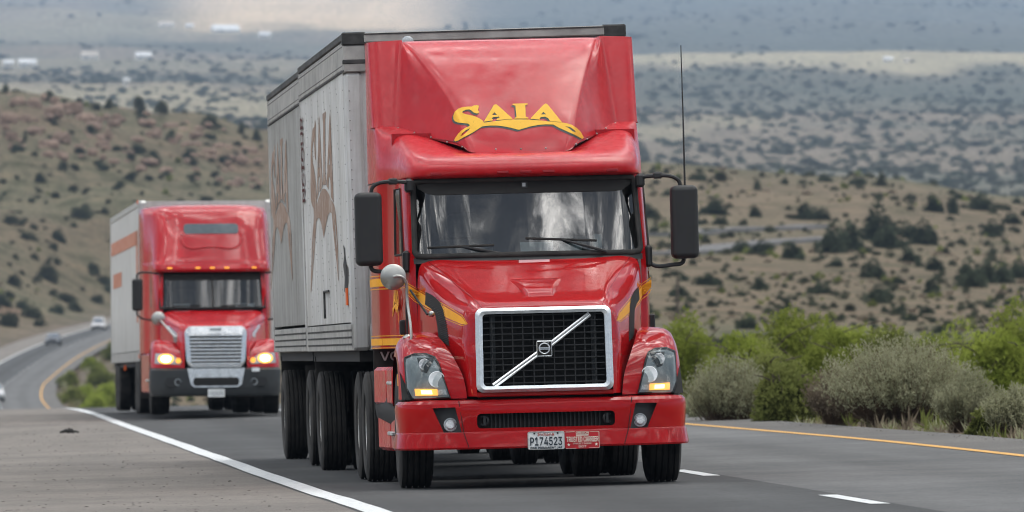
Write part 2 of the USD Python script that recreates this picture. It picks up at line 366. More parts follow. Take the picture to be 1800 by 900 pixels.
def ground(x, y):
    x, y = np.asarray(x, float), np.asarray(y, float)
    shp = x.shape; x, y = x.ravel(), y.ravel()
    z = natural(x, y)
    rz, l = road_z(x, y)
    on = (y > -395) & (y < 1295)
    out = np.maximum(np.maximum(EDGE_L - l, l - EDGE_R), 0)
    reach = np.where(y < 260, 16, 30)
    w = np.where(on, 1 - smooth((out - .6)/reach), 0)*np.where(y > 1200, smooth((1295-y)/95), 1)
    drop = np.where(out > 0, .035 + .1*smooth((.5-out)/.5), .16) + np.where(y > 260, .25, 0)
    p = np.stack([x, y, np.zeros_like(x)], -1)
    bumps = (meshkit.fbm(p/2.2, 3, 5) - .45)*.22*smooth((out-.3)/2.5)
    z = z*(1-w) + (rz - drop)*w + np.where(np.hypot(x, y) < 400, bumps, 0)
    return z.reshape(shp)
def at_many(uv, d0=50, d1=20000, n=900):
    uv = np.asarray(uv, float); D = np.exp(np.linspace(np.log(d0), np.log(d1), n))
    X = (uv[:, :1] - 900)/FPX*D; Z = EYE - (uv[:, 1:] - 450)/FPX*D
    H = ground(X, np.broadcast_to(D, X.shape)); k = (Z <= H).argmax(1); i = np.arange(len(uv))
    return np.stack([X[i, k], D[k], H[i, k]], 1)
def at(u, v, d0=50, d1=20000):
    """World point where the line of sight through pixel (u, v) meets the terrain."""
    D = np.exp(np.linspace(np.log(d0), np.log(d1), 4000))
    x = (u - 900)/FPX*D; z = EYE - (v - 450)/FPX*D
    h = ground(x, D)
    k = int(np.argmax(z <= h))
    return np.array([x[k], D[k], h[k]])

# terrain mesh: a fan of rings, fine inside the field of view
def build_terrain():
    az = np.r_[np.linspace(-180, -40, 24), np.linspace(-34, -12, 14), np.linspace(-11, -5.4, 24), np.linspace(-5.2, 5.2, 330), np.linspace(5.4, 11, 24), np.linspace(12, 34, 14), np.linspace(40, 180, 24)]
    R = np.r_[8, 16, 24, 32, np.exp(np.linspace(np.log(40), np.log(2000), 330)), np.exp(np.linspace(np.log(2030), np.log(29000), 150))]
    A, RR = np.meshgrid(np.radians(az), R)
    X, Y = RR*np.sin(A), RR*np.cos(A)
    Z = ground(X, Y)
    G = np.stack([X, Y, Z], -1)
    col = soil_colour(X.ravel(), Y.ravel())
    m = sheet(G[:, ::-1])
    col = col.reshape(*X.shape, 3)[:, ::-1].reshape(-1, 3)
    c0 = np.array([[0, 0, float(ground(np.array([0.]), np.array([8.]))[0])]])
    n = len(m.vertices); W = X.shape[1]
    ring = np.stack([np.full(W-1, n), np.arange(W-1), np.arange(1, W)], 1)
    m = trimesh.Trimesh(np.vstack([m.vertices, c0]), np.vstack([m.faces, ring]), process=False)
    return m, np.vstack([col, col[:1]])

SUNLIT_PALE = np.array([.285, .25, .18]); TAN = np.array([.152, .119, .080]); ROCK = np.array([.155, .096, .066]); WOOD_AND_SHADE = np.array([.058, .066, .052]); SUNLIT_CREAM = np.array([.66, .50, .35]); SAGE = np.array([.112, .108, .066]); VERGE = np.array([.135, .112, .088])  # pale and cream tones stand for sunlit ground, wood tone also for cloud shade
def blob(u, lr, u0, u1, r0, r1, su=60, sr=.05):
    return smooth((u-u0)/su+.5)*smooth((u1-u)/su+.5)*smooth((lr-np.log(r0))/sr+.5)*smooth((np.log(r1)-lr)/sr+.5)
def soil_colour(x, y):
    r = np.hypot(x, y); lr = np.log(np.maximum(r, 1))
    u = 900 + FPX*np.where(y > 1, x/np.maximum(y, 1), np.sign(x)*9)
    p = np.stack([x, y, np.zeros_like(x)], -1)
    n1, n2 = meshkit.fbm(p/35, 4, 31)[:, None], meshkit.fbm(p/300, 4, 32)[:, None]
    c = TAN*(.85 + .35*n1) + 0*n2
    wob = (meshkit.fbm(np.stack([u/160, lr*9, 0*u], -1), 4, 44) - .5)
    lr2 = lr + wob*.17
    def put(c, w, col, k=1.0):
        w = (w*k)[:, None]; return c*(1-w) + col*(.85+.3*n1)*w
    c = put(c, blob(u, lr2, -3000, 620, 1080, 2000, 300), ROCK, .85)
    c = put(c, smooth((n2[:, 0]-.46)*9)*(.55+.9*n1[:, 0]).clip(0, 1)*smooth((r-320)/100)*smooth((2000-r)/100), SAGE, .8)
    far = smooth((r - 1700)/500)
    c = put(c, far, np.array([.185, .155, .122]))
    c = put(c, far*smooth((n2[:, 0] - .5)*8), WOOD_AND_SHADE*1.5, .6)
    # sunlit patches and cloud shade painted into the ground colour, plus wooded belts
    c = put(c, blob(u, lr2, -3000, 560, 3150, 4300, 200, .10), SUNLIT_PALE, .9)
    c = put(c, blob(u, lr2, -3000, 900, 4480, 4950, 200, .07), WOOD_AND_SHADE, .65)
    c = put(c, blob(u, lr2, -3000, 900, 5000, 6300, 200, .05), SUNLIT_PALE*.85, .55)
    c = put(c, blob(u, lr2, -3000, 420, 6800, 7600, 200, .05), WOOD_AND_SHADE, .6)
    c = put(c, blob(u, lr2, -3000, 300, 7900, 9000, 200, .05), SUNLIT_PALE, .5)
    c = put(c, blob(u, lr2, 330, 780, 8000, 14000, 200, .1), SUNLIT_CREAM, .9)
    c = put(c, blob(u, lr2, 1000, 4000, 5250, 5950, 200, .07), SUNLIT_PALE*1.25, .95)
    c = put(c, blob(u, lr2, 1000, 4000, 4350, 5150, 200, .09), WOOD_AND_SHADE*1.2, .75)
    c = put(c, blob(u, lr2, 1080, 1360, 3480, 3780, 120, .03), SUNLIT_PALE, .6)
    c = put(c, blob(u, lr2, 840, 4000, 6300, 30000, 260, .12), WOOD_AND_SHADE*1.1, .8)  # cloud shade on the mountain, painted as a dark wooded tone
    c = put(c, smooth((r - 14000)/4000), WOOD_AND_SHADE, .7)
    # bare verges beside the road
    l = x - xw(np.clip(y, -400, 1300))
    verge = smooth((16 - np.abs(l-2.4))/9)*((y > -395) & (y < 1295))
    c = put(c, verge, VERGE, .8)
    return np.clip(c, .01, .8)

mat('terrain_look', {
    'a': ('attribute', {}), 'g': ('geometry', {}),
    'n': ('noise_texture', {'scale': .9, 'detail': 9.0, 'roughness': .7}), 'r': ('rgb_ramp', {'ramp': [(.3, (.62, .62, .60)), (.5, (1, 1, 1)), (.72, (1.35, 1.33, 1.28))]}),
    'n3': ('noise_texture', {'scale': .16, 'detail': 8.0, 'roughness': .7}), 'r3': ('rgb_ramp', {'ramp': [(.38, (.45, .52, .38)), (.52, (1, 1, 1)), (.68, (1.22, 1.12, 1.05))]}),
    'm': ('mix', {'mix_type': 'multiply', 'fac': 1.0}), 'm3': ('mix', {'mix_type': 'multiply', 'fac': 1.0}),
    'n2': ('noise_texture', {'scale': 5.0, 'detail': 6.0}), 'b': ('bump', {'strength': .5, 'distance': .06}),
    'p': ('principled_bsdf', {'roughness': .95, 'specular_ior_level': .15})},
    [('g.position', 'n.vector'), ('g.position', 'n3.vector'), ('g.position', 'n2.vector'), ('n.fac', 'r.fac'), ('n3.fac', 'r3.fac'), ('a.color', 'm.color1'), ('r.color', 'm.color2'),
     ('m.color', 'm3.color1'), ('r3.color', 'm3.color2'), ('m3.color', 'p.base_color'), ('n2.fac', 'b.height'), ('b.normal', 'p.normal')], surface='p.BSDF')
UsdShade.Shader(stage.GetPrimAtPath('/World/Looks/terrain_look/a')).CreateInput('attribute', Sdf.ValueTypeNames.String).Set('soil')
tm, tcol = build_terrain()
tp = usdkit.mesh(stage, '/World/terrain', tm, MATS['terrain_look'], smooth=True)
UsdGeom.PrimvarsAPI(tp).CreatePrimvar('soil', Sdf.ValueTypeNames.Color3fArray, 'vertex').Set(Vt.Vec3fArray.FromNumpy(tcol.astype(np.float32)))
tag(tp.GetPrim(), 'dry desert ground, hills and far mountain slopes', 'ground', kind='structure')

# road sheets: uv = (metres across, metres along)
def strip(l0, l1, y0, y1, dz, n=2, step=None, wob=0.0, seed=0):
    ys = np.r_[np.arange(y0, min(y1, 300), step or 2.0), np.arange(max(y0, 300), y1, 6.0), [y1]] if y1 > 300 else np.r_[np.arange(y0, y1, step or 2.0), [y1]]
    ys = np.unique(ys); ls = np.linspace(l0, l1, n)
    Lg, Yg = np.meshgrid(ls, ys)
    if wob:
        q = meshkit.fbm(np.stack([Yg/.9, Lg*0+seed, Lg*0], -1), 3, seed) - .5
        Lg = Lg + q*wob
    X = xw(Yg) + Lg; Z = zw(Yg) + bw(Yg)*np.clip(Lg, -4, 10) + dz
    return sheet(np.stack([X, Yg, Z], -1)), np.stack([Lg.ravel(), Yg.ravel()], 1)
def asphalt(name, base, track, scale=1.0, coarse=.5, lanes=None):
    base = np.array(base)
    lanes = lanes or [(0, (1, 1, 1)), (1, (1, 1, 1))]
    mat(name, {'ml': ('map_range', {'from_min': -.13, 'from_max': 7.34, 'to_min': 0.0, 'to_max': 1.0}), 'rl': ('rgb_ramp', {'ramp': lanes}), 'mm': ('mix', {'mix_type': 'multiply', 'fac': 1.0}),
        'uv': ('uvmap', {}), 'g': ('geometry', {}), 's': ('separate_xyz', {}),
        'n': ('noise_texture', {'scale': 55.0, 'detail': 6.0, 'roughness': .75}), 'r': ('rgb_ramp', {'ramp': [(.3, tuple(base*(1-coarse))), (.5, tuple(base)), (.7, tuple(base*(1+coarse*1.1)))]}),
        'mp': ('mapping', {'scale': (1.1, .07, 1)}), 'n2': ('noise_texture', {'scale': 1.0, 'detail': 6.0, 'roughness': .6}), 'r2': ('rgb_ramp', {'ramp': [(.3, (1-track,)*3), (.7, (1+track,)*3)]}),
        'n5': ('noise_texture', {'scale': 9.0, 'detail': 8.0, 'roughness': .8}), 'r5': ('rgb_ramp', {'ramp': [(.34, (.70, .70, .70)), (.48, (1, 1, 1)), (.62, (1.12, 1.12, 1.11))]}), 'm5': ('mix', {'mix_type': 'multiply', 'fac': 1.0}),
        'n4': ('noise_texture', {'scale': .35, 'detail': 7.0, 'roughness': .65}), 'r4': ('rgb_ramp', {'ramp': [(.35, (.80, .80, .80)), (.65, (1.12, 1.11, 1.09))]}),
        'm': ('mix', {'mix_type': 'multiply', 'fac': 1.0}), 'm2': ('mix', {'mix_type': 'multiply', 'fac': 1.0}),
        'b': ('bump', {'strength': .55, 'distance': .008}), 'p': ('principled_bsdf', {'roughness': .82, 'specular_ior_level': .35})},
        [('g.position', 'n.vector'), ('n.fac', 'r.fac'), ('uv.UV', 'mp.vector'), ('mp.vector', 'n2.vector'), ('n2.fac', 'r2.fac'), ('r.color', 'm.color1'), ('r2.color', 'm.color2'), ('g.position', 'n4.vector'), ('n4.fac', 'r4.fac'),
         ('m.color', 'm2.color1'), ('r4.color', 'm2.color2'), ('m2.color', 'm5.color1'), ('g.position', 'n5.vector'), ('n5.fac', 'r5.fac'), ('r5.color', 'm5.color2'), ('m5.color', 'mm.color1'), ('uv.UV', 's.vector'), ('s.x', 'ml.value'), ('ml.result', 'rl.fac'), ('rl.color', 'mm.color2'), ('mm.color', 'p.base_color'), ('n.fac', 'b.height'), ('b.normal', 'p.normal')], surface='p.BSDF')
    UsdShade.Shader(stage.GetPrimAtPath(f'/World/Looks/{name}/uv')).CreateInput('attribute', Sdf.ValueTypeNames.String).Set('st')
g3 = lambda v: (v, v, v)
TRACKS = [(.0, g3(1.0)), (.06, g3(.95)), (.12, g3(1.10)), (.18, g3(1.08)), (.24, g3(.82)), (.30, g3(.84)), (.36, g3(1.08)), (.43, g3(1.10)), (.5, g3(.94)), (.57, g3(.95)), (.63, g3(1.07)), (.69, g3(1.06)), (.75, g3(.88)), (.81, g3(.89)), (.87, g3(1.06)), (.93, g3(1.06)), (1.0, g3(.95))]
asphalt('asphalt_dark', (.062, .064, .066), .16, lanes=TRACKS)
asphalt('asphalt_light', (.125, .127, .128), .13, lanes=TRACKS)
asphalt('asphalt_shoulder', (.19, .172, .155), .08, coarse=.55)
asphalt('asphalt_median', (.13, .125, .118), .1)
noisy('white_line', (.20, .20, .20), (.70, .72, .72), 14.0, .6, 9, ramp=(.28, .44))
noisy('yellow_line', (.22, .16, .08), (.70, .38, .09), 14.0, .6, 9, ramp=(.28, .46))
def lay(name, l0, l1, dz, material, label, n=2, y0=-395, y1=1185, wob=0, parent=None, seed=0):
    m, uv = strip(l0, l1, y0, y1, dz, n, wob=wob, seed=seed)
    p = numbered(parent or '/World', name)
    usdkit.mesh(stage, p, m, MATS[material], smooth=True, uv=uv)
    if not parent: tag(stage.GetPrimAtPath(p), label, 'road', kind='structure')
    return p
shoulder = lay('road_shoulder', EDGE_L, -.13, 0, 'asphalt_shoulder', 'wide pale paved shoulder left of the white edge line', 5)
right_lane = lay('road_lane', -.13, 3.80, 0, 'asphalt_dark', 'dark asphalt lane that carries the trucks', 5)
left_lane = lay('road_lane', 3.80, YELLOW+.1, 0, 'asphalt_light', 'lighter grey passing lane beside the yellow line', 5)
median = lay('road_shoulder', YELLOW+.1, EDGE_R, 0, 'asphalt_median', 'narrow paved strip outside the yellow line', 3)
lay('edge_line', -.10, .10, .005, 'white_line', '', wob=.03, parent=shoulder, seed=4)
lay('edge_line', YELLOW-.075, YELLOW+.075, .005, 'yellow_line', '', wob=.02, parent=left_lane, seed=6)
def dash(y):
    m, uv = strip(LANE-.06, LANE+.09, y, y+3.2, .005, step=.4, wob=.012, seed=8)
    p = numbered(left_lane, 'lane_dash'); usdkit.mesh(stage, p, m, MATS['white_line'], smooth=True)
for k in range(92):
    y = 53.9 + 11.75*k
    if y < 180 or y > 500: dash(y)

# side road on the right hillside
def draped(points, width, dz):
    P = np.array([at(u, v, 420, 1200) for u, v in points])
    t = np.r_[0, np.cumsum(np.linalg.norm(np.diff(P[:, :2], axis=0), axis=1))]
    q = CubicSpline(t, P[:, :2])(np.linspace(0, t[-1], 60))
    d = np.gradient(q, axis=0); d /= np.linalg.norm(d, axis=1, keepdims=True); nrm = np.stack([-d[:, 1], d[:, 0]], 1)
    G = np.stack([q + nrm*w for w in np.linspace(-width/2, width/2, 5)], 1)
    Z = ground(G[..., 0], G[..., 1]).max(1, keepdims=True)*np.ones((1, 5)) + dz
    G = np.concatenate([G, Z[..., None]], -1)
    edge = G[:, [0, -1]].copy(); edge[..., 2] -= 1.0
    return cat(sheet(G), sheet(np.stack([G[:, 0], edge[:, 0]], 1)), sheet(np.stack([G[:, -1], edge[:, 1]], 1)))
noisy('side_road_look', (.12, .12, .12), (.17, .165, .16), .5, .85)
# ------------------------------------------------------------------ placing vehicles: local x across (right in the picture), y back from the bumper, z up
class Pose:
    def __init__(s, u, v, D, yaw, pitch, roll, y0=0.0, dx=0.0):
        s.O = np.array([(u-900)/FPX*D, D, EYE-(v-450)/FPX*D])
        Yx = np.array([-yaw, 1, -pitch]); Yx /= np.linalg.norm(Yx)
        Xx = np.array([1, yaw, roll]); Xx -= Yx*(Xx @ Yx); Xx /= np.linalg.norm(Xx)
        s.R = np.stack([Xx, Yx, np.cross(Xx, Yx)], 1)
        s.O = s.O + s.R @ np.array([dx, y0, 0.0])
        s.m = m4(s.R, s.O)
        s.eye = s.R.T @ (np.array([0, 0, EYE]) - s.O)
    def ray(s, u, v):
        return s.R.T @ np.array([(u-900)/FPX, 1, -(v-450)/FPX])
    def at(s, u, v, Y):
        d = s.ray(u, v); return s.eye + d*((Y - s.eye[1])/d[1])
class Caster:
    """Where lines of sight meet a mesh: parallel to y (eye None) or through one point."""
    def __init__(s, m, eye=None):
        v = np.array(m.vertices, float); f = np.array(m.faces)
        if eye is None: k, w = v[:, [0, 2]], v[:, 1]
        else:
            q = v - eye; k, w = q[:, [0, 2]]/q[:, 1:2], 1/q[:, 1]
        s.persp = eye is not None
        A, B, C = k[f[:, 0]], k[f[:, 1]], k[f[:, 2]]
        s.A, s.e1, s.e2, s.w = A, B-A, C-A, w[f]
        det = s.e1[:, 0]*s.e2[:, 1] - s.e1[:, 1]*s.e2[:, 0]
        s.det = np.where(abs(det) < 1e-14, 1e-14, det)
        lo, hi = np.minimum(np.minimum(A, B), C), np.maximum(np.maximum(A, B), C)
        s.lo, s.step = lo.min(0), (hi.max(0)-lo.min(0))/60 + 1e-12
        i0, i1 = ((lo-s.lo)/s.step).astype(int), ((hi-s.lo)/s.step).astype(int)
        s.bins = {}
        for t in range(len(f)):
            for i in range(i0[t, 0], i1[t, 0]+1):
                for j in range(i0[t, 1], i1[t, 1]+1): s.bins.setdefault((i, j), []).append(t)
        s.bins = {k_: np.array(x) for k_, x in s.bins.items()}
    def __call__(s, key):
        key = np.asarray(key, float)
        t = s.bins.get(tuple(((key-s.lo)/s.step).astype(int)))
        if t is None: return np.nan
        d = key - s.A[t]; det = s.det[t]
        b = (d[:, 0]*s.e2[t, 1] - d[:, 1]*s.e2[t, 0])/det; c = (s.e1[t, 0]*d[:, 1] - s.e1[t, 1]*d[:, 0])/det
        ok = (b > -1e-3) & (c > -1e-3) & (b+c < 1.001)
        if not ok.any(): return np.nan
        w = s.w[t]; y = w[:, 0]*(1-b-c) + w[:, 1]*b + w[:, 2]*c
        return 1/y[ok].max() if s.persp else y[ok].min()
_casters = {}
def caster(m, eye=None):
    k = (id(m), None if eye is None else tuple(np.round(eye, 6)))
    if k not in _casters: _casters[k] = (Caster(m, eye), m)
    return _casters[k][0]
def cast(eye, dirs, m):
    """Distance along each direction; lines run along y, along -z, or through the eye."""
    out = []
    for d in dirs:
        if d[0] == 0 and d[2] == 0: out.append(caster(m)((eye[0], eye[2])) - eye[1])
        else: out.append(caster(m, eye)((d[0]/d[1], d[2]/d[1]))/d[1])
    return np.array(out)
def fine2d(poly, holes, size):
    P = Polygon(poly, holes)
    if not P.is_valid: P = P.buffer(0)
    vs, fs, n = [], [], 0
    for g in getattr(P, 'geoms', [P]):
        v, f = trimesh.creation.triangulate_polygon(g, engine='earcut')
        v, f = trimesh.remesh.subdivide_to_size(np.c_[v, np.zeros(len(v))], f, size, max_iter=12)
        vs.append(v[:, :2]); fs.append(f + n); n += len(v)
    return np.vstack(vs), np.vstack(fs)
_bent = {}
def drape(pose, polys, target, off=.004, size=7.0):
    if pose is P1:
        if id(target) not in _bent: _bent[id(target)] = (bend(target), target)
        return bend(_drape(pose, polys, _bent[id(target)][0], off, size), -1)
    return _drape(pose, polys, target, off, size)
def _drape(pose, polys, target, off=.004, size=7.0):
    """Flat print: polygons [(outline, holes)] in picture coordinates laid on the surface they are seen on."""
    out = []
    for poly, holes in polys:
        v, f = fine2d(poly, holes, size)
        d = np.array([pose.ray(*p) for p in v]); t = cast(pose.eye, d, target)
        good = ~np.isnan(t)
        if not good.all():
            if not good.any(): continue
            for i in np.nonzero(~good)[0]:
                t[i] = t[good][np.argmin(((v[good]-v[i])**2).sum(1))]
        w = pose.eye + d*(t - off/np.linalg.norm(d, axis=1))[:, None]
        out.append(trimesh.Trimesh(w, f, process=False))
    return cat(out)

def round_box(x0, x1, y0, y1, z0, z1, r):
    ball = trimesh.creation.icosphere(2, r).vertices
    return trimesh.convex.convex_hull(np.vstack([ball + [x, y, z] for x in (x0+r, x1-r) for y in (y0+r, y1-r) for z in (z0+r, z1-r)]))
# lettering outlines (units: 1800 across the lettering's own box, y downwards)
LOGO = [
 ([(430,180),(400,170),(370,175),(340,188),(290,190),(230,195),(175,215),(135,250),(115,300),(118,340),(135,368),(170,382),(230,390),(290,395),(320,415),(300,432),(260,450),(215,480),(175,520),(140,570),(125,600),(140,612),(180,600),(240,565),(300,535),(370,495),(430,455),(470,430),(560,420),(650,420),(730,430),(800,443),(860,458),(912,472),(960,458),(1050,432),(1150,413),(1240,405),(1335,408),(1400,445),(1500,490),(1600,535),(1680,580),(1703,578),(1700,555),(1670,500),(1620,450),(1560,412),(1500,392),(1430,382),(1300,372),(1200,360),(1100,352),(1000,346),(900,345),(800,347),(700,357),(600,370),(490,385),(470,355),(430,330),(380,308),(320,292),(260,280),(225,262),(232,245),(270,228),(310,222),(335,235),(365,262),(395,272),(425,270),(435,255),(415,232),(425,200)],
  [[(325,452),(270,475),(225,515),(203,548),(230,540),(280,500)], [(1475,425),(1520,450),(1570,490),(1610,502),(1590,475),(1540,440)]]),
 ([(488,372),(610,168),(640,160),(665,180),(836,332),(830,340),(640,354),(650,335),(682,322),(668,312),(600,318),(585,335),(600,345),(595,358),(500,372)], [[(618,258),(588,292),(648,290)]]),
 ([(838,155),(1020,148),(1022,163),(992,172),(998,310),(1032,325),(1030,335),(862,336),(860,328),(885,315),(872,178),(838,168)], []),
 ([(1058,330),(1215,165),(1240,152),(1262,160),(1440,380),(1295,366),(1270,330),(1235,312),(1180,318),(1168,335),(1175,348),(1060,338)], [[(1212,252),(1185,285),(1245,283)]])]
def logo_at(fx, dx=0, dy=0):
    g = lambda pts: [fx(x+dx, y+dy) for x, y in pts]
    return [(g(o), [g(h) for h in hs]) for o, hs in LOGO]

def tyre_meshes(w, R, r_rim=.285, dish=.04):
    h = w/2
    prof = [(-h*.72, r_rim), (-h*.9, r_rim+.02), (-h, (R+r_rim)/2), (-h*.98, R-.075), (-h*.9, R-.03), (-h*.82, R-.006)]
    for k in (-.55, -.2, .15, .5):
        c = h*k
        prof += [(c-.004, R), (c, R-.014), (c+.010, R-.014), (c+.014, R)]
    prof += [(h*.82, R-.006), (h*.9, R-.03), (h*.98, R-.075), (h, (R+r_rim)/2), (h*.9, r_rim+.02), (h*.72, r_rim)]
    rim = [(h*.74, r_rim+.004), (h*.80, r_rim-.012), (h*.6, r_rim-.03), (h*.3-dish, r_rim-.05), (h*.25-dish, .17), (h*.4-dish, .14), (h*.45, .12), (h*.62, .11), (h*.66, .06), (h*.66, .0)]
    return lathe_x(prof, n=44), lathe_x(rim, n=32)
def put_wheels(path, axle_y, R=.505, dual=True, outer=1.24, w=.28, rim='dull_metal', z=None, drum=True):
    ty, rm = tyre_meshes(w, R, dish=.04 if not dual else .10)
    z = R if z is None else z
    for s in (-1, 1):
        for k in range(2 if dual else 1):
            xc = outer - w/2 - k*(w + .055)
            t, r = shift(ty, (xc, axle_y, z)), shift(rm, (xc, axle_y, z))
            if s < 0: t, r = flipx(t), flipx(r)
            p = part(path, 'tyre', t, 'rubber', 40)
            if k == 0: part(p, 'rim', r, rim, 40)
    part(path, 'axle', tube([(-outer+.1, axle_y, z), (outer-.1, axle_y, z)], .085), 'chassis')

_bend = PchipInterpolator([-1, 0, 1, 2, 2.7, 3.4, 4.0, 6, 9], [0, .005, .022, .045, .045, .0, -.02, -.01, 0])
def bend(m, sign=1):
    v = np.array(m.vertices, float); v[:, 0] += sign*_bend(np.clip(v[:, 1], -1, 9)); return trimesh.Trimesh(v, m.faces, process=False)
# ================================================================== red day-cab tractor in front
P1 = Pose(962, 856, 62.5, .08, .0142, .0235)
_part = part
def part(parent, name, mesh, *a, **k):
    return _part(parent, name, bend(mesh) if str(parent).startswith('/World/tractor_truck') and not BEND_OFF else mesh, *a, **k)
BEND_OFF = False
V = thing('tractor_truck', 'red day-cab tractor with gold lettering on its tall roof fairing, leading the road', 'truck', P1.m)

# bumper: a bent closed bar with recesses cut into it
def bumper_solid():
    path = [(0, .0), (.45, .008), (.72, .04), (.95, .11), (1.10, .215), (1.19, .35), (1.225, .52), (1.235, .72)]
    t = np.linspace(0, 1, len(path)); fx = PchipInterpolator(t, np.array(path))
    half = fx(np.linspace(0, 1, 30)); pts = np.vstack([half[::-1]*[-1, 1], half[1:]])
    d = np.gradient(pts, axis=0); d /= np.linalg.norm(d, axis=1, keepdims=True); nrm = np.stack([d[:, 1], -d[:, 0]], 1)
    prof = [(.022, .335), (.030, .35), (.010, .465), (.0, .48), (.008, .60), (.012, .685), (.004, .72), (-.02, .745), (-.09, .755), (-.12, .74), (-.12, .36), (-.05, .335)]
    G = np.array([[(p[0]+n[0]*o, p[1]+n[1]*o, z) for o, z in prof] for p, n in zip(pts, nrm)])
    m, k = G.shape[:2]; v = G.reshape(-1, 3); f = []
    for i in range(m-1):
        for j in range(k):
            a, b, c, e = i*k+j, i*k+(j+1) % k, (i+1)*k+(j+1) % k, (i+1)*k+j
            f += [[a, b, c], [a, c, e]]
    cap = Polygon(prof); cv, cf = trimesh.creation.triangulate_polygon(cap, engine='earcut')
    look = {tuple(np.round(q, 6)): i for i, q in enumerate(prof)}
    idx = [look[tuple(np.round(q, 6))] for q in cv]
    for tri in cf:
        a = [idx[i] for i in tri]; f.append([a[0], a[2], a[1]]); f.append([(m-1)*k+i for i in a])
    tm_ = trimesh.Trimesh(v, f, process=True); tm_.fix_normals()
    return tm_
bs = to_manifold(bumper_solid())
slot = to_manifold(prism(rrect(-.585, .585, .508, .632, .035), -.1, .4))
fogq = [(-.955, .688), (-.765, .692), (-.715, .478), (-.865, .48)]
foggy = [to_manifold(prism(fogq, -.2, .45)), to_manifold(prism([(-x, z) for x, z in fogq][::-1], -.2, .45))]
for c in [slot] + foggy: bs = bs - c
mm = bs.to_mesh(); bumper = trimesh.Trimesh(mm.vert_properties[:, :3], mm.tri_verts, process=False)
bp = part(V, 'bumper', bumper, 'red_paint', 28)
ins = part(V, 'bumper_intake', box(-.6, .6, .075, .085, .50, .64), 'deep_black')
for k in range(27):
    x = -.46 + k*.92/26
    part(ins, 'intake_slat', box(x-.006, x+.006, .055, .07, .505, .635), 'dark_grille')
for s in (-1, 1):
    part(ins, 'tow_hook', cat(tube([(s*.55, .05, .60), (s*.50, .03, .60), (s*.49, .02, .575), (s*.50, .03, .545), (s*.55, .05, .545)], .010, 8, 14), box(s*.52-.012, s*.52+.012, .02, .05, .53, .615, .003)), 'black_plastic')
for s in (-1, 1):
    q = [(x*-s, z) for x, z in fogq]; cx = sum(a for a, _ in q)/4
    h = trimesh.Trimesh(np.array([(x, .085 + .35*max(abs(x)-.72, 0) + .0, z) for x, z in q]), [[0, 1, 2], [0, 2, 3]], process=False)
    fo = part(V, 'fog_lamp', h, 'charcoal_plastic', False)
    lx = s*.805; ly = .075
    part(fo, 'lens', cat(shift(trimesh.Trimesh(lathe_x([(-.02, .0), (-.02, .03), (.0, .045), (.012, .05)], n=28).vertices[:, [1, 0, 2]], lathe_x([(-.02, .0), (-.02, .03), (.0, .045), (.012, .05)], n=28).faces, process=False), (lx, ly+.03, .545))), 'reflector', 30)
    part(fo, 'ring', tube([(lx+.052*math.cos(a), ly+.03, .545+.052*math.sin(a)) for a in np.linspace(0, 2*math.pi, 25)], .007), 'lamp_grey')
[part(bp, 'seam', tube([(s*.735, .036, .745), (s*.70, .028, .48), (s*.66, .0, .35)], .0035, 5), 'deep_black') for s in (-1, 1)]

# number plates
lp = part(V, 'number_plate', prism(rrect(-.165, .147, .318, .47, .014), -.055, -.045), 'white_plate', 20)
part(lp, 'plate_rim', tube([(x, -.056, z) for x, z in rrect(-.162, .144, .321, .467, .014)] + [(.144, -.056, .44)], .004, 6), 'aluminium')
part(lp, 'plate_number', shift(text_flat('P174523', .066, .272, True), (-.009, -.0565, .388)), 'plate_ink', False)
part(lp, 'plate_words', shift(text_flat('PWR PERMANENT JAP', .018, .27, True), (-.009, -.0565, .333)), 'plate_ink', False)
part(lp, 'plate_state', shift(text_flat('Indiana', .022, .14), (-.012, -.0565, .447)), 'plate_script', False)
[part(lp, 'bolt', shift(trimesh.creation.icosphere(1, .008), (x, -.056, .455)), 'chassis') for x in (-.108, .09)]
lq = part(V, 'carrier_plate', prism(rrect(.152, .446, .318, .465, .014), -.050, -.042), 'plate_red', 20)
part(lq, 'carrier_words', cat(shift(text_flat('TRUSTED CARRIER', .042, .272, True), (.299, -.0515, .398)), shift(text_flat('OREGON', .020, .11, True), (.299, -.0515, .453)), shift(text_flat('PARTNER', .013, .15), (.299, -.0515, .361)), shift(text_flat('DOT', .016, .065, True), (.299, -.0515, .336)), box(.245, .352, -.0525, -.051, .427, .437)), 'plate_cream', False)
[part(lq, 'carrier_border', q, 'plate_cream', False) for q in (box(.157, .235, -.0525, -.051, .459, .462), box(.363, .441, -.0525, -.051, .459, .462), box(.157, .245, -.0525, -.051, .321, .324), box(.353, .441, -.0525, -.051, .321, .324), box(.439, .442, -.0525, -.051, .325, .458))]
star = [(math.sin(a)*r, math.cos(a)*r) for a, r in zip(np.arange(10)*math.pi/5, [.015, .0065]*5)]
part(lq, 'star', shift(prism(star, -.0525, -.051), (.182, 0, .352)), 'plate_cream', False); part(lq, 'star', shift(prism(star, -.0525, -.051), (.416, 0, .352)), 'plate_cream', False)

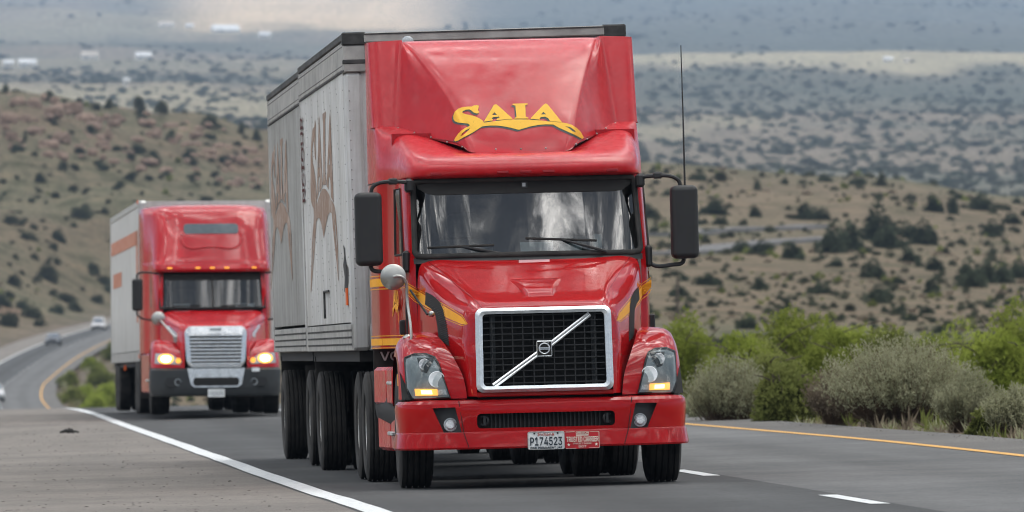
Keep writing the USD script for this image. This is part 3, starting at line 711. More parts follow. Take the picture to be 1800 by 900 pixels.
# hood with flanks
hood_rows = []
for Y, zc, he, ze, xb in ((.085, 1.510, .555, 1.502, .578), (.11, 1.535, .56, 1.522, .60), (.18, 1.562, .575, 1.543, .655), (.35, 1.612, .615, 1.585, .70), (.7, 1.705, .685, 1.655, .79), (1.1, 1.805, .775, 1.755, .875), (1.5, 1.905, .865, 1.868, .945), (1.84, 1.982, .935, 1.945, .985)):
    k = min((Y-.085)/.12, 1)
    yb = Y - (.06 if Y < .12 else .05*max(0, 1-(Y-.1)/.4))
    hood_rows.append([(0, Y, zc), (.5*he, Y+.002, zc-.002), (.84*he, Y+.004, zc-.006), (he, Y+.006, ze-.012), (he + (xb-he)*.45, Y+.008, ze-.05), (he + (xb-he)*.72, Y+.006, ze-.12), (he+(xb-he)*.88, Y, ze-.28), (xb, yb+.01, 1.12), (xb, yb, .78)])
hood = soft_both(hood_rows, 40, 40, 1.0)
hood_down = Caster(trimesh.Trimesh(np.array(hood.vertices)[:, [0, 2, 1]]*[1, -1, 1], hood.faces, process=False))
hd = part(V, 'hood', hood, 'red_paint', 60)
part(hd, 'hood_lip', box(-.585, .585, .03, .10, .772, .815, .008), 'red_paint')
seam = [(.935, 1.84), (.86, 1.5), (.765, 1.1), (.675, .7), (.605, .35), (.563, .13)]
def on_hood(x, y, off=.002):
    return (x, y, -hood_down((x, y)) + off)
for s in (-1, 1):
    part(hd, 'hood_seam', tube([on_hood(s*(a-.05), b, .0005) for a, b in seam], .0035, 5, 40), 'dark_red_paint')
part(hd, 'hood_sticker', drape(P1, [([(912, 454), (966, 452), (966, 460), (912, 462)], [])], hood, .003), 'sticker_pink')
sc = [on_hood(x, y, o) for y, xs, o in ((.95, (-.27, -.2, 0, .2, .27), .004), (.78, (-.2, -.16, 0, .16, .2), .02), (.55, (-.15, -.12, 0, .12, .15), .032), (.42, (-.13, -.1, 0, .1, .13), .02), (.36, (-.13, -.1, 0, .1, .13), .001)) for x in xs]
scp = np.array(sc).reshape(5, 5, 3); scp[:, [0, -1], 2] -= .028
part(hd, 'hood_emblem_mount', patch(scp, 14, 14), 'red_paint', 50)

# grille
outer = rrect(-.583, .583, .81, 1.523, .06, 6); inner = rrect(-.523, .523, .862, 1.472, .035, 6)
taper = lambda x, z: x*(1 - .012*(z-.81)/.71)
ring = []
for lvl, (pts, yy) in enumerate(((outer, .075), (outer, .03), (inner, .012), (inner, .07))):
    ring.append([(taper(x, z), yy + .045*(z-.81)/.71, z) for x, z in pts])
mid = [((a[0]+b[0])/2, .002 + .045*((a[2]+b[2])/2-.81)/.71, (a[2]+b[2])/2) for a, b in zip(ring[1], ring[2])]
ring.insert(2, mid); R_ = np.array(ring); R_ = np.concatenate([R_, R_[:, :1]], 1)
gr = part(V, 'grille', shift(sheet(R_), (0, -.018, 0)), 'satin_chrome', 30)
part(gr, 'grille_backing', box(-.55, .55, .16, .17, .83, 1.5), 'deep_black')
gy = lambda z: .03 + .045*(z-.81)/.71
for k in range(12):
    z = .885 + k*.052
    part(gr, 'grille_bar', box(-.525, .525, gy(z), gy(z)+.03, z-.0045, z+.0045), 'dark_grille')
for k in range(13):
    x = -.525 + k*1.05/12
    part(gr, 'grille_upright', prism_x([(gy(.86)+.006, .86), (gy(.86)+.026, .86), (gy(1.475)+.026, 1.475), (gy(1.475)+.006, 1.475)], x-.004, x+.004), 'dark_grille')
for s in (-1, 1):
    part(gr, 'radiator_post', box(s*.43-.022, s*.43+.022, .11, .14, .86, 1.47), 'charcoal_plastic')
def diag(a, b, w):
    a, b = np.array(a, float), np.array(b, float); d = (b-a)/np.linalg.norm(b-a); n = np.array([-d[1], d[0]])
    ms = []
    for o, hw, dy in ((w*.55, w*.45, 0), (-w*.55, w*.45, 0), (0, w*.9, .008)):
        q = [a+n*(o-hw), b+n*(o-hw), b+n*(o+hw), a+n*(o+hw)]
        y = lambda z: gy(z) - .016 + dy
        pts = [(p[0], y(p[1]), p[1]) for p in q]; back = [(p[0], y(p[1])+.02, p[1]) for p in q]
        top = [(p[0], y(p[1])-.008, p[1]) for p in (a+n*o, b+n*o)]
        ms.append(trimesh.convex.convex_hull(np.array(pts + back + (top if dy == 0 else []))))
    return ms
d1, d2 = diag((-.435, .865), (-.045, 1.135), .022), diag((.05, 1.20), (.395, 1.455), .022)
part(gr, 'diagonal_bar', cat(d1[0], d1[1]), 'chrome', 25); part(gr, 'diagonal_bar', cat(d2[0], d2[1]), 'chrome', 25)
part(gr, 'bar_groove', cat(d1[2], d2[2]), 'dark_grille', 25)
eb = part(gr, 'emblem', box(-.066, .066, .012, .04, 1.105, 1.237, .006), 'chrome', 20)
ez, ey = 1.171, .010
arc = lambda r: [(r*math.cos(a), ey, ez+r*math.sin(a)) for a in np.linspace(0, 2*math.pi, 37)]
part(eb, 'emblem_field', box(-.059, .059, .009, .012, 1.112, 1.230), 'deep_black')
part(eb, 'emblem_ring', cat(tube(arc(.044), .0065, 8), shift(prism([(-.012, .034), (-.0, .046), (.0, .034)], ey-.012, ey-.004), (.035, 0, ez+.008)), box(-.046, .046, ey-.010, ey-.003, ez-.011, ez+.011)), 'chrome', 30)
part(eb, 'emblem_word', shift(text_flat('VOLVO', .013, .07, True), (0, ey-.0125, ez)), 'plate_ink', False)

# fenders
fen_rows = [
 [(.66, .10, .765), (.80, .165, .765), (.96, .25, .765), (1.10, .355, .765), (1.185, .48, .765), (1.215, .64, .765)],
 [(.68, .135, .92), (.82, .205, .92), (.97, .29, .92), (1.095, .40, .92), (1.18, .53, .92), (1.212, .68, .90)],
 [(.745, .26, 1.09), (.86, .30, 1.09), (.98, .37, 1.09), (1.085, .475, 1.09), (1.17, .60, 1.09), (1.21, .78, 1.02)],
 [(.80, .48, 1.20), (.89, .46, 1.195), (.99, .50, 1.185), (1.085, .57, 1.18), (1.165, .70, 1.165), (1.21, .90, 1.09)],
 [(.865, .85, 1.305), (.94, .82, 1.30), (1.02, .80, 1.29), (1.09, .82, 1.28), (1.165, .92, 1.245), (1.215, 1.08, 1.13)],
 [(.92, 1.15, 1.335), (.98, 1.13, 1.335), (1.05, 1.12, 1.33), (1.115, 1.12, 1.315), (1.18, 1.16, 1.265), (1.22, 1.26, 1.13)],
 [(.96, 1.52, 1.27), (1.01, 1.50, 1.275), (1.07, 1.50, 1.27), (1.13, 1.50, 1.25), (1.185, 1.50, 1.19), (1.22, 1.52, 1.05)],
 [(.98, 1.78, 1.02), (1.03, 1.78, 1.02), (1.08, 1.78, 1.02), (1.14, 1.77, 1.0), (1.19, 1.75, .95), (1.22, 1.72, .86)],
 [(.98, 1.84, .70), (1.03, 1.84, .70), (1.08, 1.84, .70), (1.14, 1.83, .70), (1.19, 1.81, .70), (1.22, 1.78, .70)]]
fen = patch(fen_rows, 44, 30)
fen_all = both(fen)
well = patch([[(.7, y*1.0, z), (1.2, y, z)] for y, z in ((.35, .765), (.55, .95), (.8, 1.06), (1.15, 1.1), (1.5, 1.02), (1.75, .8))], 16, 4)
hl_poly = [(-1.155, 1.118), (-1.08, 1.148), (-.975, 1.146), (-.915, 1.118), (-.885, 1.06), (-.80, .775), (-1.15, .772)]
def on_front(x, z, target, off):
    t = cast(np.array([x, -3.0, z]), [np.array([0, 1.0, 0])], target)[0]
    return np.array([x, -3.0 + t - off, z])
def front_patch(poly, target, off, size=.03, holes=()):
    v, f = fine2d(poly, list(holes), size)
    t = cast3 = np.array([cast(np.array([x, -3.0, z]), [np.array([0, 1.0, 0])], target)[0] for x, z in v])
    bad = np.isnan(t)
    for i in np.nonzero(bad)[0]:
        t[i] = t[~bad][np.argmin(((v[~bad]-v[i])**2).sum(1))]
    return trimesh.Trimesh(np.stack([v[:, 0], -3 + t - off, v[:, 1]], 1), f, process=False)
def disc_front(x, y, z, r, depth, n=28):
    prof = [(depth, 0.0), (depth*.96, r*.35), (depth*.6, r*.75), (0, r), (.004, r*1.06)]
    L_ = lathe_x(prof, n=n); v = np.array(L_.vertices)[:, [1, 0, 2]]
    return trimesh.Trimesh(v + [x, y, z], np.array(L_.faces)[:, ::-1], process=False)
for s in (-1, 1):
    F_ = fen if s > 0 else flipx(fen)
    fp = part(V, 'fender', F_, 'red_paint', 60)
    part(fp, 'wheel_well', well if s > 0 else flipx(well), 'deep_black')
    poly = [(-s*x, z) for x, z in hl_poly]
    hp = part(V, 'headlight', front_patch(poly, F_, .004), 'lamp_grey', 50)
    lens = front_patch(poly, F_, .035)
    if np.cross(lens.triangles[:, 1]-lens.triangles[:, 0], lens.triangles[:, 2]-lens.triangles[:, 0])[:, 1].sum() > 0: lens.faces = lens.faces[:, ::-1]
    part(hp, 'lens', lens, 'lamp_lens', 50)
    edge = [on_front(x, z, F_, .018) for x, z in poly]; edge.append(edge[0])
    part(hp, 'lamp_rim', tube(edge, .010, 6), 'black_plastic')
    b = on_front(s*.905, .93, F_, .0); part(hp, 'main_reflector', disc_front(b[0], b[1]-.028, b[2], .066, .012), 'dim_lit', 40)
    b = on_front(s*1.0, 1.06, F_, .0); part(hp, 'upper_reflector', disc_front(b[0], b[1]-.026, b[2], .046, .01), 'reflector', 40)
    hood_ = front_patch([(s*.915, 1.115), (s*1.06, 1.12), (s*1.03, 1.0), (s*.985, .985)], F_, .012)
    part(hp, 'lamp_shroud', hood_, 'charcoal_plastic', 50)
    part(hp, 'lamp_floor', front_patch([(s*.825, .80), (s*1.06, .80), (s*1.06, .843), (s*.838, .843)], F_, .014), 'reflector', 50)
    part(hp, 'signal_bulb', front_patch([(s*.945, .806), (s*1.035, .808), (s*1.04, .842), (s*.95, .840)], F_, .026), 'bulb_core', 50)
    part(hp, 'turn_signal', front_patch([(s*.90, .795), (s*1.085, .795), (s*1.09, .855), (s*.905, .850)], F_, .022), 'amber_lit', 50)
for s in (-1, 1):
    F_ = fen if s > 0 else flipx(fen)
    mk = [(1.195, .66, .88), (1.205, .76, .88), (1.205, .80, .98), (1.19, .66, .98)]
    part(V, 'side_marker', shift(trimesh.Trimesh(np.array(mk)*[s, 1, 1], [[0, 1, 2], [0, 2, 3]], process=False), (s*.012, 0, 0)), 'amber_lens', False)

# windshield and cab
ws_rows = [[(0, 1.70, 1.985), (.5, 1.735, 1.985), (.85, 1.83, 1.985), (1.0, 1.94, 1.985)],
           [(0, 1.89, 2.32), (.5, 1.92, 2.32), (.84, 2.0, 2.32), (.99, 2.10, 2.32)],
           [(0, 2.07, 2.655), (.5, 2.095, 2.655), (.83, 2.16, 2.655), (.975, 2.25, 2.655)]]
ws = both(patch(ws_rows, 14, 24))
fl = np.cross(ws.triangles[:, 1]-ws.triangles[:, 0], ws.triangles[:, 2]-ws.triangles[:, 0])[:, 1] > 0
ws.faces[fl] = ws.faces[fl][:, ::-1]
wp = part(V, 'windshield', ws, 'windshield', True)
def ws_point(x, z, off=0.0):
    p = on_front(x, z, ws, off); return p
for s in (-1, 1):
    tr_ = [[ws_point(s*x, z) + [0, .05 + dy, 0] for x, dy in ((.968, .03), (.935, .0), (.90, .12))] for z in np.linspace(1.99, 2.65, 8)]
    part(V, 'pillar_trim', sheet(np.array(tr_)), 'deep_black', 50)
part(V, 'top_trim', sheet(np.array([[ws_point(x, z) + [0, .035 + dy, 0] for x in np.linspace(-.95, .95, 24)] for z, dy in ((2.654, 0), (2.585, 0), (2.56, .12))])), 'deep_black', 50)
rim_xz = [(-.985, 2.03), (-.97, 2.6), (-.955, 2.645), (-.9, 2.655), (0, 2.655), (.9, 2.655), (.955, 2.645), (.97, 2.6), (.985, 2.03), (.965, 2.0), (.9, 1.99), (0, 1.99), (-.9, 1.99), (-.965, 2.0), (-.985, 2.03)]
rim_p = []
for (xa, za), (xb, zb) in zip(rim_xz[:-1], rim_xz[1:]):
    for t in np.linspace(0, 1, 8, endpoint=False): rim_p.append(ws_point(xa+(xb-xa)*t, za+(zb-za)*t, .002))
rim_p.append(rim_p[0])
part(wp, 'windshield_seal', tube(rim_p, .027, 8), 'rubber', 60)
part(wp, 'shade_band', front_patch([(-.955, 2.645), (.955, 2.645), (.93, 2.59), (.86, 2.545), (.78, 2.53), (-.78, 2.53), (-.86, 2.545), (-.93, 2.59)], ws, .003, .08), 'deep_black', 60)
def wiper(b0, b1, arm0, arm1):
    mk = lambda a, b, n, off: [P1.eye + P1.ray(a[0]+(b[0]-a[0])*t, a[1]+(b[1]-a[1])*t)*(cast(P1.eye, [P1.ray(a[0]+(b[0]-a[0])*t, a[1]+(b[1]-a[1])*t)], ws)[0] - off) for t in np.linspace(0, 1, n)]
    w = part(V, 'wiper', cat(tube(mk(b0, b1, 14, .02/60), .011, 6)), 'rubber')
    a0 = P1.at(arm0[0], arm0[1], 1.72); a1 = mk(b0, b1, 3, .045/60)[1]
    part(w, 'wiper_arm', tube([a0, a0 + (a1-a0)*.5 + [0, -.02, 0], a1], [.014, .011, .008], 6, 12), 'black_plastic')
wiper((743, 436), (860, 431), (878, 447), (815, 428)); wiper((915, 419), (1040, 423), (1058, 442), (1000, 420))
part(V, 'cowl', both(patch([[(0, 1.66, 1.945), (.5, 1.69, 1.943), (.85, 1.79, 1.935), (1.0, 1.90, 1.93)], [(0, 1.70, 1.99), (.5, 1.735, 1.99), (.85, 1.83, 1.99), (1.0, 1.94, 1.99)]], 3, 12)), 'black_plastic')

side = [[(.975, 1.87, 1.20), (1.03, 1.92, 1.20), (1.08, 2.3, 1.20), (1.10, 2.9, 1.20), (1.125, 3.1, 1.20), (1.185, 3.28, 1.20), (1.19, 3.45, 1.20), (1.19, 4.0, 1.20)],
        [(.985, 1.915, 1.95), (1.035, 1.97, 1.95), (1.085, 2.3, 1.95), (1.105, 2.9, 1.95), (1.125, 3.1, 1.95), (1.185, 3.28, 1.95), (1.19, 3.45, 1.95), (1.19, 4.0, 1.95)],
        [(.972, 2.09, 2.32), (1.03, 2.13, 2.32), (1.075, 2.4, 2.32), (1.10, 2.9, 2.32), (1.12, 3.1, 2.32), (1.182, 3.28, 2.32), (1.19, 3.45, 2.32), (1.19, 4.0, 2.32)],
        [(.955, 2.24, 2.68), (1.02, 2.29, 2.68), (1.065, 2.5, 2.68), (1.09, 2.9, 2.68), (1.115, 3.1, 2.68), (1.18, 3.28, 2.68), (1.19, 3.45, 2.68), (1.19, 4.0, 2.68)]]
sidep = patch(side, 26, 44)
cab = part(V, 'cab', cat(both(sidep), box(-1.08, 1.08, 3.02, 3.06, .9, 3.1), box(-1.05, 1.05, 1.9, 3.02, 1.14, 1.2)), 'red_paint', 40)
for s in (-1, 1):
    q = np.array([(1.072, 2.16, 2.02), (1.098, 2.76, 2.02), (1.092, 2.76, 2.60), (1.062, 2.48, 2.60)])*[s, 1, 1] + [s*.006, 0, 0]
    wd = part(cab, 'side_window', trimesh.Trimesh(q, [[0, 1, 2], [0, 2, 3]] if s > 0 else [[0, 2, 1], [0, 3, 2]], process=False), 'window_glass', False)
    part(cab, 'window_seal', tube(list(q) + [q[0]], .012, 6), 'rubber')
    part(cab, 'door_gap', tube([(s*1.052, 2.03, 1.95), (s*1.062, 2.12, 1.5), (s*1.065, 2.14, 1.22)], .006, 5), 'deep_black')
    part(cab, 'door_hinge', box(min(s*1.06, s*1.12), max(s*1.06, s*1.12), 2.14, 2.24, 1.32, 1.45, .012), 'black_plastic')
part(cab, 'roof_seam', tube([(-1.192, 4.0, 2.675), (-1.192, 3.45, 2.675), (-1.182, 3.28, 2.675), (-1.118, 3.1, 2.675), (-1.068, 2.5, 2.675)], .005, 5), 'deep_black')
# interior
part(V, 'dashboard', both(patch([[(0, 1.80, 1.95), (.5, 1.84, 1.95), (.93, 2.05, 1.95)], [(0, 2.05, 1.97), (.5, 2.05, 1.97), (.95, 2.12, 1.97)], [(0, 2.22, 1.93), (.5, 2.22, 1.93), (.95, 2.25, 1.93)], [(0, 2.3, 1.6), (.5, 2.3, 1.6), (.95, 2.3, 1.6)]], 10, 10)), 'cab_grey', 50)
part(V, 'header', both(patch([[(0, 2.14, 2.66), (.5, 2.16, 2.66), (.90, 2.27, 2.66)], [(0, 2.13, 2.535), (.5, 2.15, 2.535), (.83, 2.25, 2.55)], [(0, 2.3, 2.53), (.5, 2.3, 2.53), (.83, 2.35, 2.55)]], 8, 14)), 'deep_black', 50)
for sx in (-.5, .5):
    st = part(V, 'seat', cat(box(sx-.26, sx+.26, 2.72, 2.84, 1.45, 2.15, .04), box(sx-.26, sx+.26, 2.35, 2.8, 1.4, 1.52, .04)), 'seat_grey')
    part(st, 'headrest', box(sx-.15, sx+.15, 2.74, 2.84, 2.17, 2.38, .04), 'seat_grey')
part(V, 'steering_wheel', tube([(.5+.22*math.cos(a), 2.38+.10*math.sin(a), 2.0+.13*math.sin(a)) for a in np.linspace(0, 2*math.pi, 33)], .014, 6), 'black_plastic')
part(V, 'cab_lining', box(-1.04, 1.04, 3.0, 3.015, 1.2, 2.9), 'cab_grey')
part(V, 'paper', cat(trimesh.Trimesh(np.array([ws_point(x, z) + [0, .12+o, 0] for x, z, o in ((-.07, 2.02, 0), (.22, 2.02, 0), (.22, 2.10, .03), (-.07, 2.10, .03))]), [[0, 1, 2], [0, 2, 3]], process=False)), 'paper', False)
part(V, 'paper', box(.70, .82, 1.98, 2.0, 1.98, 2.02), 'paper', label='small pale slip at the driver side of the dashboard')
part(V, 'dashboard_box', box(.28, .48, 2.04, 2.14, 1.98, 2.08, .01), 'lamp_grey'); part(V, 'dashboard_box', box(.58, .66, 2.04, 2.1, 1.98, 2.16, .01), 'lamp_grey')
tt = ws_point(-.01, 2.60, .012)
part(V, 'toll_tag', shift(box(-.028, .028, -.004, .004, -.03, .03, .003), tt), 'black_plastic'); part(V, 'toll_tag', shift(box(-.018, .010, -.0065, -.004, -.012, .02, .001), tt), 'lamp_grey')

# roof cap over the windshield
cap_cols = lambda rows: [[(x, y, z) for x, y, z in r] for r in rows]
cap = [
 [(0, 2.05, 2.675), (.5, 2.07, 2.675), (.84, 2.14, 2.675), (.965, 2.23, 2.675), (1.03, 2.45, 2.68), (1.095, 2.95, 2.68), (1.18, 3.3, 2.68), (1.192, 4.0, 2.68)],
 [(0, 1.97, 2.70), (.5, 1.99, 2.70), (.85, 2.07, 2.70), (.99, 2.20, 2.70), (1.045, 2.45, 2.70), (1.10, 2.95, 2.70), (1.182, 3.3, 2.70), (1.192, 4.0, 2.70)],
 [(0, 1.96, 2.76), (.5, 1.98, 2.76), (.85, 2.06, 2.765), (.985, 2.2, 2.77), (1.042, 2.45, 2.78), (1.10, 2.95, 2.78), (1.182, 3.3, 2.78), (1.192, 4.0, 2.78)],
 [(0, 2.04, 2.84), (.5, 2.06, 2.84), (.82, 2.14, 2.85), (.955, 2.28, 2.87), (1.025, 2.55, 2.90), (1.09, 2.98, 2.90), (1.178, 3.32, 2.90), (1.192, 4.0, 2.90)],
 [(0, 2.22, 2.885), (.48, 2.25, 2.89), (.76, 2.40, 2.925), (.90, 2.58, 2.98), (.99, 2.85, 3.04), (1.07, 3.12, 3.07), (1.172, 3.36, 3.05), (1.192, 4.0, 3.05)],
 [(0, 2.46, 2.895), (.46, 2.48, 2.90), (.68, 2.72, 2.985), (.82, 2.95, 3.06), (.92, 3.2, 3.13), (1.02, 3.36, 3.165), (1.165, 3.42, 3.168), (1.192, 4.0, 3.168)]]
cap.append([(x*.97, y + .22, z + .03) for x, y, z in cap[-1]])
capm = soft_both(cap, 36, 44, 1.3)
rc = part(V, 'roof_cap', capm, 'red_paint_weathered', 55)
for x in (-.78, -.20, 0.0, .20, .76):
    p = on_front(x, 2.715, capm, .004)
    part(rc, 'marker_light', shift(box(-.052, .052, -.010, .012, -.011, .011, .004), p), 'dark_red_paint', label=None)
# fairing
fair_rows = []
for z, Y, h in ((2.895, 2.47, .45), (3.0, 2.53, .475), (3.17, 2.66, .51), (3.38, 2.86, .58), (3.58, 3.08, .665), (3.77, 3.33, .755), (3.89, 3.55, .82), (3.945, 3.72, .85), (3.955, 3.95, .85)):
    k = (z-2.9)/1.05
    win = .98 - .085*k; wy = 3.40 + .22*k
    fair_rows.append([(0, Y-.02, z), (.5*h, Y-.012, z), (.88*h, Y+.01, z), (h, Y+.045, z), (h+.03, Y+.10, z), (h + (win-h)*.55 + .01, Y + (wy-Y)*.62, z), (win, wy, z), (win+.012, wy+.01, z), (1.12, wy+.035, z), (1.178, wy+.06, z), (1.19, wy+.12, z), (1.19, 4.0, z)])
# lower edge follows the seam: shear the outer columns upward
fr = np.array(fair_rows)
seamz = np.array([2.895, 2.897, 2.90, 2.915, 2.945, 3.055, 3.145, 3.15, 3.168, 3.168, 3.168, 3.168])
for j in range(fr.shape[1]):
    z0 = seamz[j]; fr[:, j, 2] = z0 + (fr[:, j, 2]-2.895)*(3.955-z0)/(3.955-2.895)
fr[-1, 8:, 2] -= .012; fr[-2, 9:, 2] -= .008
fairm = soft_both(fr, 60, 66, .8)
fp_ = part(V, 'roof_fairing', fairm, 'red_paint_weathered', 50)
part(fp_, 'fairing_back', both(sheet(np.array([[(0, 4.0, 3.95), (1.19, 4.0, 3.94)], [(0, 4.0, 2.7), (1.19, 4.0, 2.7)]]))), 'dark_red_paint')
part(fp_, 'fairing_seam', both(tube([(x, y-.006, z+.002) for x, y, z in fr[0][2:, :]], .005, 5, 50)), 'dark_red_paint')
riv = [fr[0][3] + (fr[0][6]-fr[0][3])*t for t in (.1, .32, .54, .76, .98)] + [(.0, 2.44, 2.905), (.22, 2.445, 2.905)]
part(fp_, 'rivet', both(cat(*[shift(trimesh.creation.icosphere(1, .009), np.array(p)+[0, -.014, .022]) for p in riv])), 'dull_metal', kind=None)
crop = lambda x, y: (780 + x*260/1800, 160 + y*260/1800)
part(fp_, 'lettering_shadow', drape(P1, logo_at(crop, -16, 22), fairm, .003, 5), 'logo_shadow', 60)
part(fp_, 'lettering', drape(P1, logo_at(crop), fairm, .007, 5), 'logo_yellow', 60)
part(fp_, 'horn', shift(trimesh.creation.icosphere(2, .055), (-.80, 4.05, 3.955)), 'lamp_grey', True)

# flank stripes, vents
vent = [(748, 513), (760, 519), (773, 531), (779, 545), (783, 565), (790, 609), (771, 596), (768, 570), (765, 553), (758, 543), (747, 535)]
stripe = [([(717, 501), (735, 512), (750, 521), (786, 541), (812, 557), (820, 569), (812, 570), (786, 559), (748, 539), (728, 526), (717, 515)], [])]
linep = [([(717, 497.5), (735, 508.5), (786, 537.5), (813, 554), (822, 569.5), (812, 573), (786, 562.5), (748, 542.5), (728, 529.5), (717, 519), (717, 517.7), (728, 528.2), (748, 541.3), (786, 561.3), (812, 571.8), (820.5, 569.2), (812.4, 555), (786, 538.8), (735, 509.8), (717, 498.8)], [])]
hoodL = hood
for name, polys, look, off in (('stripe', stripe, 'yellow_vinyl', .004), ('pinstripe', linep, 'yellow_vinyl', .004)):
    m = drape(P1, polys, hoodL, off); part(hd, name, m, look, 60); part(hd, name, flipx(m), look, 60)
m = drape(P1, [(vent, [])], hoodL, .008, 5); vp = part(V, 'air_vent', m, 'deep_black', 60); vq = part(V, 'air_vent', flipx(m), 'deep_black', 60)
for k in range(22):
    v0 = 528 + k*3.6; 
    xl = np.interp(v0, [513, 535, 543, 553, 570, 596], [748, 748, 758, 765, 768, 771]); xr = np.interp(v0-6, [513, 519, 531, 545, 565, 609], [748, 760, 773, 779, 783, 790])
    if xr - xl < 6: continue
    a, b = P1.ray(xl+1, v0), P1.ray(xr-1, v0-5)
    ta, tb = cast(P1.eye, [a, b], hoodL)
    if np.isnan(ta) or np.isnan(tb): continue
    tb_ = tube([P1.eye+a*(ta-.014/62), P1.eye+b*(tb-.014/62)], .004, 4)
    part(vp, 'vent_slat', tb_, 'charcoal_plastic'); part(vq, 'vent_slat', flipx(tb_), 'charcoal_plastic')
for s in (-1, 1):
    for z0, z1 in ((1.755, 1.825), (1.232, 1.292)):
        for a, b in ((z0, z1), (z0-.026, z0-.02), (z1+.02, z1+.026)):
            ys = [2.1, 2.5, 2.9, 3.1, 3.28, 3.45, 4.0]; xs = [1.068, 1.093, 1.106, 1.127, 1.187, 1.192, 1.192]
            part(cab, 'stripe', sheet(np.array([[(s*(x+.004), y, b) for x, y in zip(xs, ys)], [(s*(x+.004), y, a) for x, y in zip(xs, ys)]])), 'yellow_vinyl')
# small door lettering
dl = []
for (o, hs) in logo_at(lambda x, y: (3.0 - (1800-x)/1800*.75, 1.62 - (y-400)/1800*1.25)):
    v, f = fine2d(o, hs, .4); dl.append(trimesh.Trimesh(np.stack([np.full(len(v), -1.112), v[:, 0]+.1, v[:, 1]-.06], 1), f, process=False))
part(cab, 'door_lettering', cat(dl), 'yellow_vinyl', False)

# mirrors
for s in (-1, 1):
    mi = part(V, 'mirror', round_box(min(s*1.265, s*1.50), max(s*1.265, s*1.50), 1.90, 2.10, 1.925, 2.565, .05), 'black_plastic', 40)
    part(mi, 'mirror_glass', box(min(s*1.285, s*1.48), max(s*1.285, s*1.48), 2.1005, 2.106, 1.96, 2.53), 'chrome')
    part(mi, 'upper_arm', tube([(s*1.0, 2.16, 2.60), (s*1.03, 2.08, 2.645), (s*1.14, 2.03, 2.655), (s*1.25, 2.0, 2.652), (s*1.33, 2.0, 2.62), (s*1.35, 2.0, 2.55)], .018, 8, 24), 'black_plastic')
    part(mi, 'arm_joint', box(min(s*.98, s*1.05), max(s*.98, s*1.05), 2.05, 2.22, 2.56, 2.68, .02), 'black_plastic'); part(mi, 'arm_joint', box(min(s*1.12, s*1.2), max(s*1.12, s*1.2), 2.0, 2.06, 2.63, 2.685, .01), 'black_plastic')
    part(mi, 'lower_arm', tube([(s*1.04, 2.02, 2.02), (s*1.07, 2.0, 1.90), (s*1.10, 1.98, 1.875), (s*1.28, 2.0, 1.875), (s*1.35, 2.0, 1.885), (s*1.37, 2.0, 1.94)], .019, 8, 24), 'black_plastic')
    part(mi, 'lower_foot', box(min(s*1.03, s*1.09), max(s*1.03, s*1.09), 1.95, 2.1, 1.86, 2.05, .02), 'black_plastic')
part(V, 'antenna', tube([(1.395, 2.0, 2.56), (1.394, 2.0, 3.2), (1.39, 2.0, 3.79)], [.009, .006, .004], 6), 'black_plastic')
c = P1.at(687, 487, .95)
prof = [(-.035, 0.0), (-.033, .03), (-.022, .075), (-.004, .105), (.012, .112)]
dsk = lathe_x(prof, n=32); dsk = trimesh.Trimesh(np.array(dsk.vertices)[:, [1, 0, 2]] + c, np.array(dsk.faces)[:, ::-1], process=False)
hm = part(V, 'hood_mirror', dsk, 'dull_metal', 50, label='round convex mirror on a bent chrome post above the fender')
part(hm, 'mirror_glass', shift(box(-.075, .075, .010, .014, -.075, .075), c), 'lamp_grey')
b1, b2 = P1.at(718, 611, .80), P1.at(712, 592, 1.0)
top = P1.at(711, 512, .95)
part(hm, 'post', tube([b1, P1.at(716, 560, .88), top, P1.at(709, 494, .93), P1.at(700, 486, .91), c + [0, -.04, 0]], .0125, 8, 30), 'dull_metal')
part(hm, 'post', tube([b2, P1.at(710, 545, .98), top], .010, 8), 'chassis')
part(hm, 'brace', tube([P1.at(717, 510, .93), P1.at(748, 553, .72)], .010, 8), 'chassis'); part(hm, 'brace_mount', shift(trimesh.creation.icosphere(2, .028), P1.at(755, 552, .74)), 'dull_metal', True)
[part(hm, 'post_foot', shift(lathe_x([(0, .045), (.012, .04), (.03, .018), (.04, .0)], n=20).apply_transform(trimesh.transformations.rotation_matrix(-math.pi/2, [0, 1, 0])), q + [0, 0, -.012]), 'dull_metal') for q in (b1, b2)]

# steps and tank skirts under the doors
for s in (-1, 1):
    bxs = lambda x0, x1, *r: box(min(s*x0, s*x1), max(s*x0, s*x1), *r)
    for y0, y1 in ((1.95, 2.72), (2.76, 3.62)):
        part(V, 'side_skirt', bxs(.95, 1.215, y0, y1, .70, 1.04, .03), 'red_paint_weathered'); part(V, 'side_skirt', bxs(.93, 1.185, y0, y1, .30, .685, .03), 'red_paint_weathered')
    part(V, 'step', bxs(1.10, 1.225, 2.0, 2.6, .885, .915, .008), 'aluminium'); part(V, 'step', bxs(1.08, 1.225, 2.0, 2.6, .44, .475, .008), 'aluminium')
    part(V, 'mud_flap', bxs(.62, 1.20, 3.74, 3.76, .3, 1.2), 'rubber')
    part(V, 'chassis_rail', bxs(.38, .46, .6, 6.6, .75, 1.0), 'chassis')
part(V, 'flap_word', cat(shift(text_flat('VOLVO', .075, .42, True), (-.93, 3.735, 1.135))), 'white_plate', False)
part(V, 'axle_beam', cat(box(-.95, .95, 1.05, 1.2, .38, .5, .02), box(-.35, .35, .5, 1.8, .42, .75, .03)), 'chassis')
part(V, 'engine_block', cat(box(-.55, .55, .22, .8, .42, 1.3, .03), box(-.7, .7, .8, 1.8, .42, 1.4, .03)), 'deep_black'); part(V, 'gap_panel', box(-1.12, 1.12, .40, .42, .68, .84), 'deep_black')
[part(V, 'fuel_tank', tube([(q, 2.0, .68), (q, 3.7, .68)], .28, 20), 'chassis') for q in (-.92, .92)]
